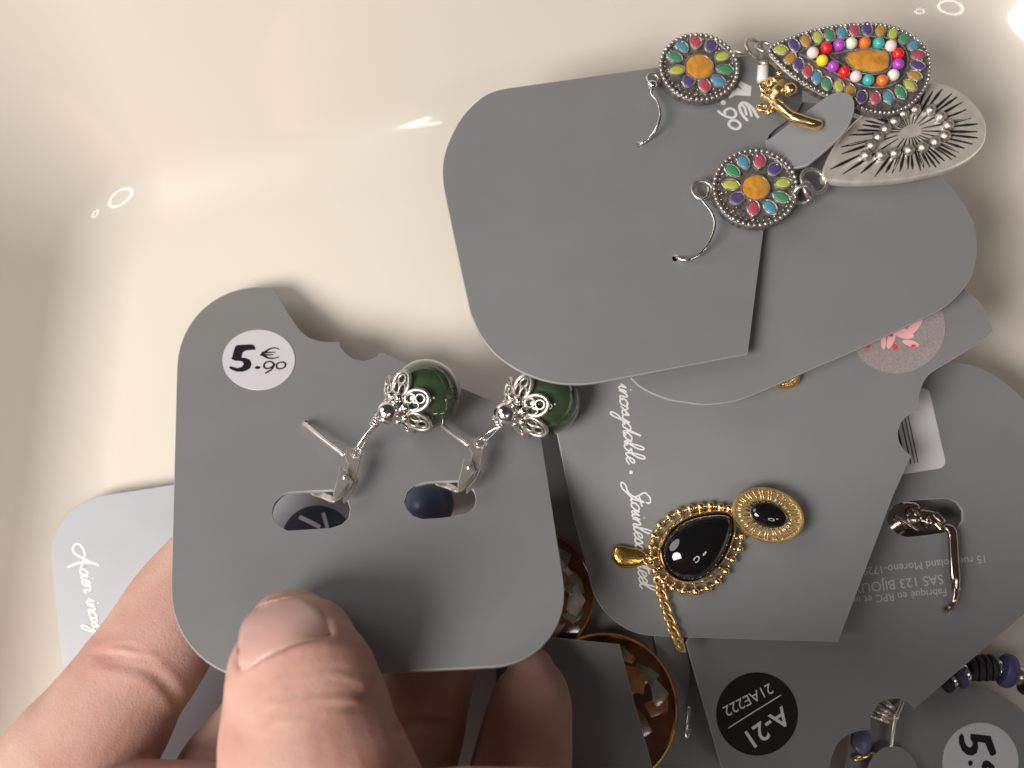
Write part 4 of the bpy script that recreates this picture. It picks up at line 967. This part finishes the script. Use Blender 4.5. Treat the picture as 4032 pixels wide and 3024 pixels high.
def hand():
    th = [(1143, 2425, zk(1143, 2425, 4.6), 150, 4.0), (1147, 2470, zk(1147, 2470, 5.6), 195, 5.4), (1166, 2530, zk(1160, 2530, 6.6), 232, 6.6), (1172, 2600, zk(1170, 2600, 7.6), 266, 7.6), (1182, 2660, zk(1180, 2660, 8.4), 292, 8.4),
          (1195, 2725, 43.5, 313, 9.2), (1207, 2815, 44.5, 334, 9.6), (1217, 2905, 45.0, 352, 9.8), (1240, 3024, 44.5, 378, 10.2), (1278, 3200, 41, 420, 11.5), (1300, 3420, 36, 460, 13)]
    ix = [(950, 2110, 22.5, 130, 5.0), (905, 2160, 22.8, 165, 6.2), (830, 2235, 23.4, 195, 7.2), (705, 2400, 24.6, 216, 8.4), (590, 2585, 25.5, 226, 9.2), (505, 2700, 26, 232, 9.6), (372, 2905, 27, 272, 10.5), (220, 3120, 28, 300, 11.5), (260, 3350, 27, 330, 13)]
    md = [(1700, 2330, 18, 150, 5.5), (1690, 2420, 17.5, 195, 6.5), (1662, 2570, 17, 225, 7.6), (1620, 2740, 16.6, 232, 8.2), (1570, 2930, 17, 246, 8.8), (1480, 3150, 19, 270, 10), (1350, 3400, 24, 320, 13)]
    rn = [(2090, 2632, 17.5, 92, 4.6), (2092, 2670, 17.4, 130, 5.8), (2091, 2750, 17.2, 162, 7.0), (2077, 2860, 17.2, 180, 7.8), (2052, 3024, 17.8, 200, 8.6), (2000, 3240, 20, 225, 10), (1800, 3450, 25, 280, 13)]
    pm = [(1130, 2760, 20, 180, 5.5), (1120, 2830, 20, 240, 6.6), (1050, 2960, 20.5, 260, 7.4), (950, 3120, 22, 290, 9.5), (900, 3350, 26, 340, 13)]
    pk = [(2470, 3270, 27, 110, 6), (2460, 3340, 28, 170, 8), (2320, 3480, 30, 220, 11), (2000, 3560, 33, 260, 13)]  # unseen little finger, added to shade the address card
    palm = [(2050, 3480, 30, 300, 12), (1600, 3540, 36, 420, 16), (1100, 3560, 40, 520, 19), (500, 3540, 36, 520, 17), (150, 3520, 31, 380, 12)]
    wrist = [(Vector((-28, -90, 46)), 0, 0, 26, 20), (Vector((-6, -89, 68)), 0, 0, 34, 27), (Vector((6, -94, 92)), 0, 0, 40, 31), (Vector((14, -130, 122)), 0, 0, 38, 32), (Vector((20, -260, 160)), 0, 0, 36, 32)]  # unseen wrist and forearm, raised and thickened to shade the lower right
    v, f = cat(finger(th), finger(ix), finger(md), finger(rn), finger(pm), finger(pk), finger(palm), finger(wrist))
    me = bpy.data.meshes.new('hand'); me.from_pydata([tuple(x) for x in v], [], f); me.update()
    bm = bmesh.new(); bm.from_mesh(me); bmesh.ops.recalc_face_normals(bm, faces=bm.faces); bm.to_mesh(me); bm.free()
    o = bpy.data.objects.new('tmp_hand', me); COL.objects.link(o)
    r = o.modifiers.new('r', 'REMESH'); r.mode = 'VOXEL'; r.voxel_size = .46
    s = o.modifiers.new('s', 'SMOOTH'); s.factor = .5; s.iterations = 16
    dg = bpy.context.evaluated_depsgraph_get(); m2 = bpy.data.meshes.new_from_object(o.evaluated_get(dg))
    bpy.data.objects.remove(o)
    V = [vv.co.copy() for vv in m2.vertices]; N = [vv.normal.copy() for vv in m2.vertices]; Fs = [tuple(p.vertices) for p in m2.polygons]
    # creases and folds: (px polyline, depth mm, width px, front layer only above this z)
    zt = Z(750, 2250, .4666); zi = Z(0, 2000, .6173)
    cre = []
    for pts, d, wd in (([(560, 1010), (760, 900), (960, 840), (1200, 820), (1400, 850)], .20, 16), ([(540, 1090), (720, 985), (900, 955), (1120, 935), (1350, 960), (1480, 1010)], .42, 17),
                       ([(560, 1165), (720, 1070), (900, 1030), (1120, 1010), (1400, 1030), (1520, 1080)], .45, 17), ([(420, 1250), (600, 1190), (800, 1200), (900, 1190), (1080, 1150), (1280, 1140), (1480, 1150)], .30, 17),
                       ([(640, 1300), (760, 1250), (900, 1220), (1100, 1200)], .25, 15), ([(700, 900), (900, 870), (1080, 870), (1300, 910)], .18, 12),
                       ([(1120, 380), (1165, 460), (1185, 540)], .55, 14), ([(392, 690), (405, 780), (420, 850)], .55, 14), ([(420, 850), (500, 815), (700, 690), (900, 600), (1040, 570), (1170, 565)], .22, 12)):
        cre.append(([Vector((*zt(p)[0], 0)) for p in pts], d*.62, wd*.9, 30))
    for pts, d, wd in (([(560, 945), (700, 965), (850, 1000), (960, 1045), (1060, 1130), (1150, 1250)], .32, 24), ([(600, 930), (760, 935), (900, 960), (1000, 990)], .25, 12), ([(640, 900), (800, 880), (950, 930)], .15, 12)):
        cre.append(([Vector((*zi(p)[0], 0)) for p in pts], d, wd, 10))
    cre.append(([Vector((x, y, 0)) for x, y in ((1540, 2880), (1640, 2850), (1790, 2860))], .6, 22, 8))
    import numpy as np
    VA = np.array([tuple(x) for x in V]); NA = np.array([tuple(x) for x in N])
    q = VA-np.array(CAM); dz = q @ np.array(FWD)
    PX = 2016+(q @ np.array(RIGHT))/dz*F_PX; PY = 1512-(q @ np.array(UP))/dz*F_PX
    face = -(NA*q).sum(1)/np.linalg.norm(q, axis=1)
    disp = np.zeros(len(VA))
    for P, d, wd, zmin in cre:
        Pn = spline(P, 5); xs = [p.x for p in Pn]; ys = [p.y for p in Pn]
        sel = np.where((face > .12) & (VA[:, 2] > zmin) & (PX > min(xs)-60) & (PX < max(xs)+60) & (PY > min(ys)-60) & (PY < max(ys)+60))[0]
        if not len(sel): continue
        bd = np.full(len(sel), 1e9); bu = np.zeros(len(sel))
        for i in range(len(Pn)-1):
            a = np.array((xs[i], ys[i])); ab = np.array((xs[i+1], ys[i+1]))-a; w_ = np.stack((PX[sel], PY[sel]), 1)-a
            t_ = np.clip((w_ @ ab)/max(ab @ ab, 1e-6), 0, 1); dd = np.linalg.norm(w_-t_[:, None]*ab, axis=1)
            m_ = dd < bd; bd[m_] = dd[m_]; bu[m_] = (i+t_[m_])/(len(Pn)-1)
        ds = bd/wd
        disp[sel] += d*(np.exp(-ds*ds)-.3*np.exp(-(ds-1.9)**2*1.2))*np.clip(4*np.minimum(bu+.05, 1.05-bu), 0, 1)
    for i, p in enumerate(V):
        if PY[i] > 3100: continue
        V[i] = p-N[i]*float(disp[i])+N[i]*(noise.noise(p*.16)*.18)
    # thumbnail, laid on the thumb by casting rays on to it
    bvh = BVHTree.FromPolygons(V, Fs)
    edge = zt((412, 800), (398, 690), (402, 580), (430, 450), (500, 352), (620, 275), (760, 232), (870, 222), (980, 250), (1070, 320), (1130, 400), (1168, 490), (1178, 545), (1040, 562), (900, 592), (740, 662), (600, 738), (500, 805))
    E = [(p.x, p.y) for p in spline([(x, y, 0) for x, y in edge], 4, True)]
    cx, cy = zt((770, 500))[0]
    smp = []; dep = []
    for k in (.0, .25, .5, .75, .92):
        for x, y in E[::2]:
            X, Y = cx+(x-cx)*k, cy+(y-cy)*k
            hp = bvh.ray_cast(CAM, ray(X, Y).normalized())
            if hp[0] is not None and hp[0].z > PK.p(X, Y, 1.5).z: smp.append(((X-cx)/300, (Y-cy)/300)); dep.append(hp[3])
    bas = lambda x, y: (1, x, y, x*x, x*y, y*y)
    cf, *_ = np.linalg.lstsq(np.array([bas(*q_) for q_ in smp]), np.array(dep), rcond=None)
    # nail bed: sink the skin below the nail
    ea = sorted((math.atan2(y-cy, x-cx), math.hypot(x-cx, y-cy)) for x, y in E)
    an = np.arctan2(PY-cy, PX-cx); rad = np.hypot(PX-cx, PY-cy)
    lim = np.interp(an, [q_[0] for q_ in ea], [q_[1] for q_ in ea], period=2*math.pi)
    xn = (PX-cx)/300; yn = (PY-cy)/300
    dd = cf[0]+cf[1]*xn+cf[2]*yn+cf[3]*xn*xn+cf[4]*xn*yn+cf[5]*yn*yn
    dist = np.linalg.norm(VA-np.array(CAM), axis=1)
    for i in np.where((rad < lim*1.0) & (dist > dd-4) & (dist < dd+1.2) & (face > 0))[0]:
        d = (VA[i]-np.array(CAM))/dist[i]
        V[i] = Vector(np.array(CAM)+d*max(dist[i], dd[i]+.25))
    sk = skin_material()
    hnd = obj('hand', [(V, Fs, sk)], sharp=None, origin=Vector((at(1100, 3000, 25))))
    tag(hnd, 'hand reaching in with thumb on top, holding the grey card with green earrings', 'hand')
    # thumbnail
    nl = []
    for k in range(9):
        t_ = k/8; row = []; h = (-.9, .05, .16, .22, .25, .26, .27, .28, .28)[k]; t_ = max(0, (k-1)/7)
        for x, y in E:
            X, Y = cx+(x-cx)*(1-t_*.98), cy+(y-cy)*(1-t_*.98)
            d = ray(X, Y).normalized(); dd = float(np.dot(cf, bas((X-cx)/300, (Y-cy)/300)))
            row.append(CAM+d*(dd-.05-h))
        nl.append(row)
    nm = mat('nail', (.64, .40, .36), .28, coat=.25, var=.06, vscale=160, sss=.3)
    nv, nf = rings(nl, False, True)
    nail = obj('thumbnail', [(nv, nf, nm)], hnd, sharp=None)
    cut = []
    for x, y in [(p.x, p.y) for p in spline([(*p, 0) for p in zt((425, 822), (500, 806), (600, 742), (740, 666), (900, 596), (1040, 566), (1170, 552))], 6)]:
        d = ray(x, y).normalized(); cut.append(CAM+d*(float(np.dot(cf, bas((x-cx)/300, (y-cy)/300)))-.16))
    obj('cuticle', [(*tube(cut, [.04]+[.13]*(len(cut)-2)+[.04], 6), mat('cuticle', (.66, .47, .39), .5, var=.2, vscale=900, sss=.3))], nail, sharp=None)
hand()
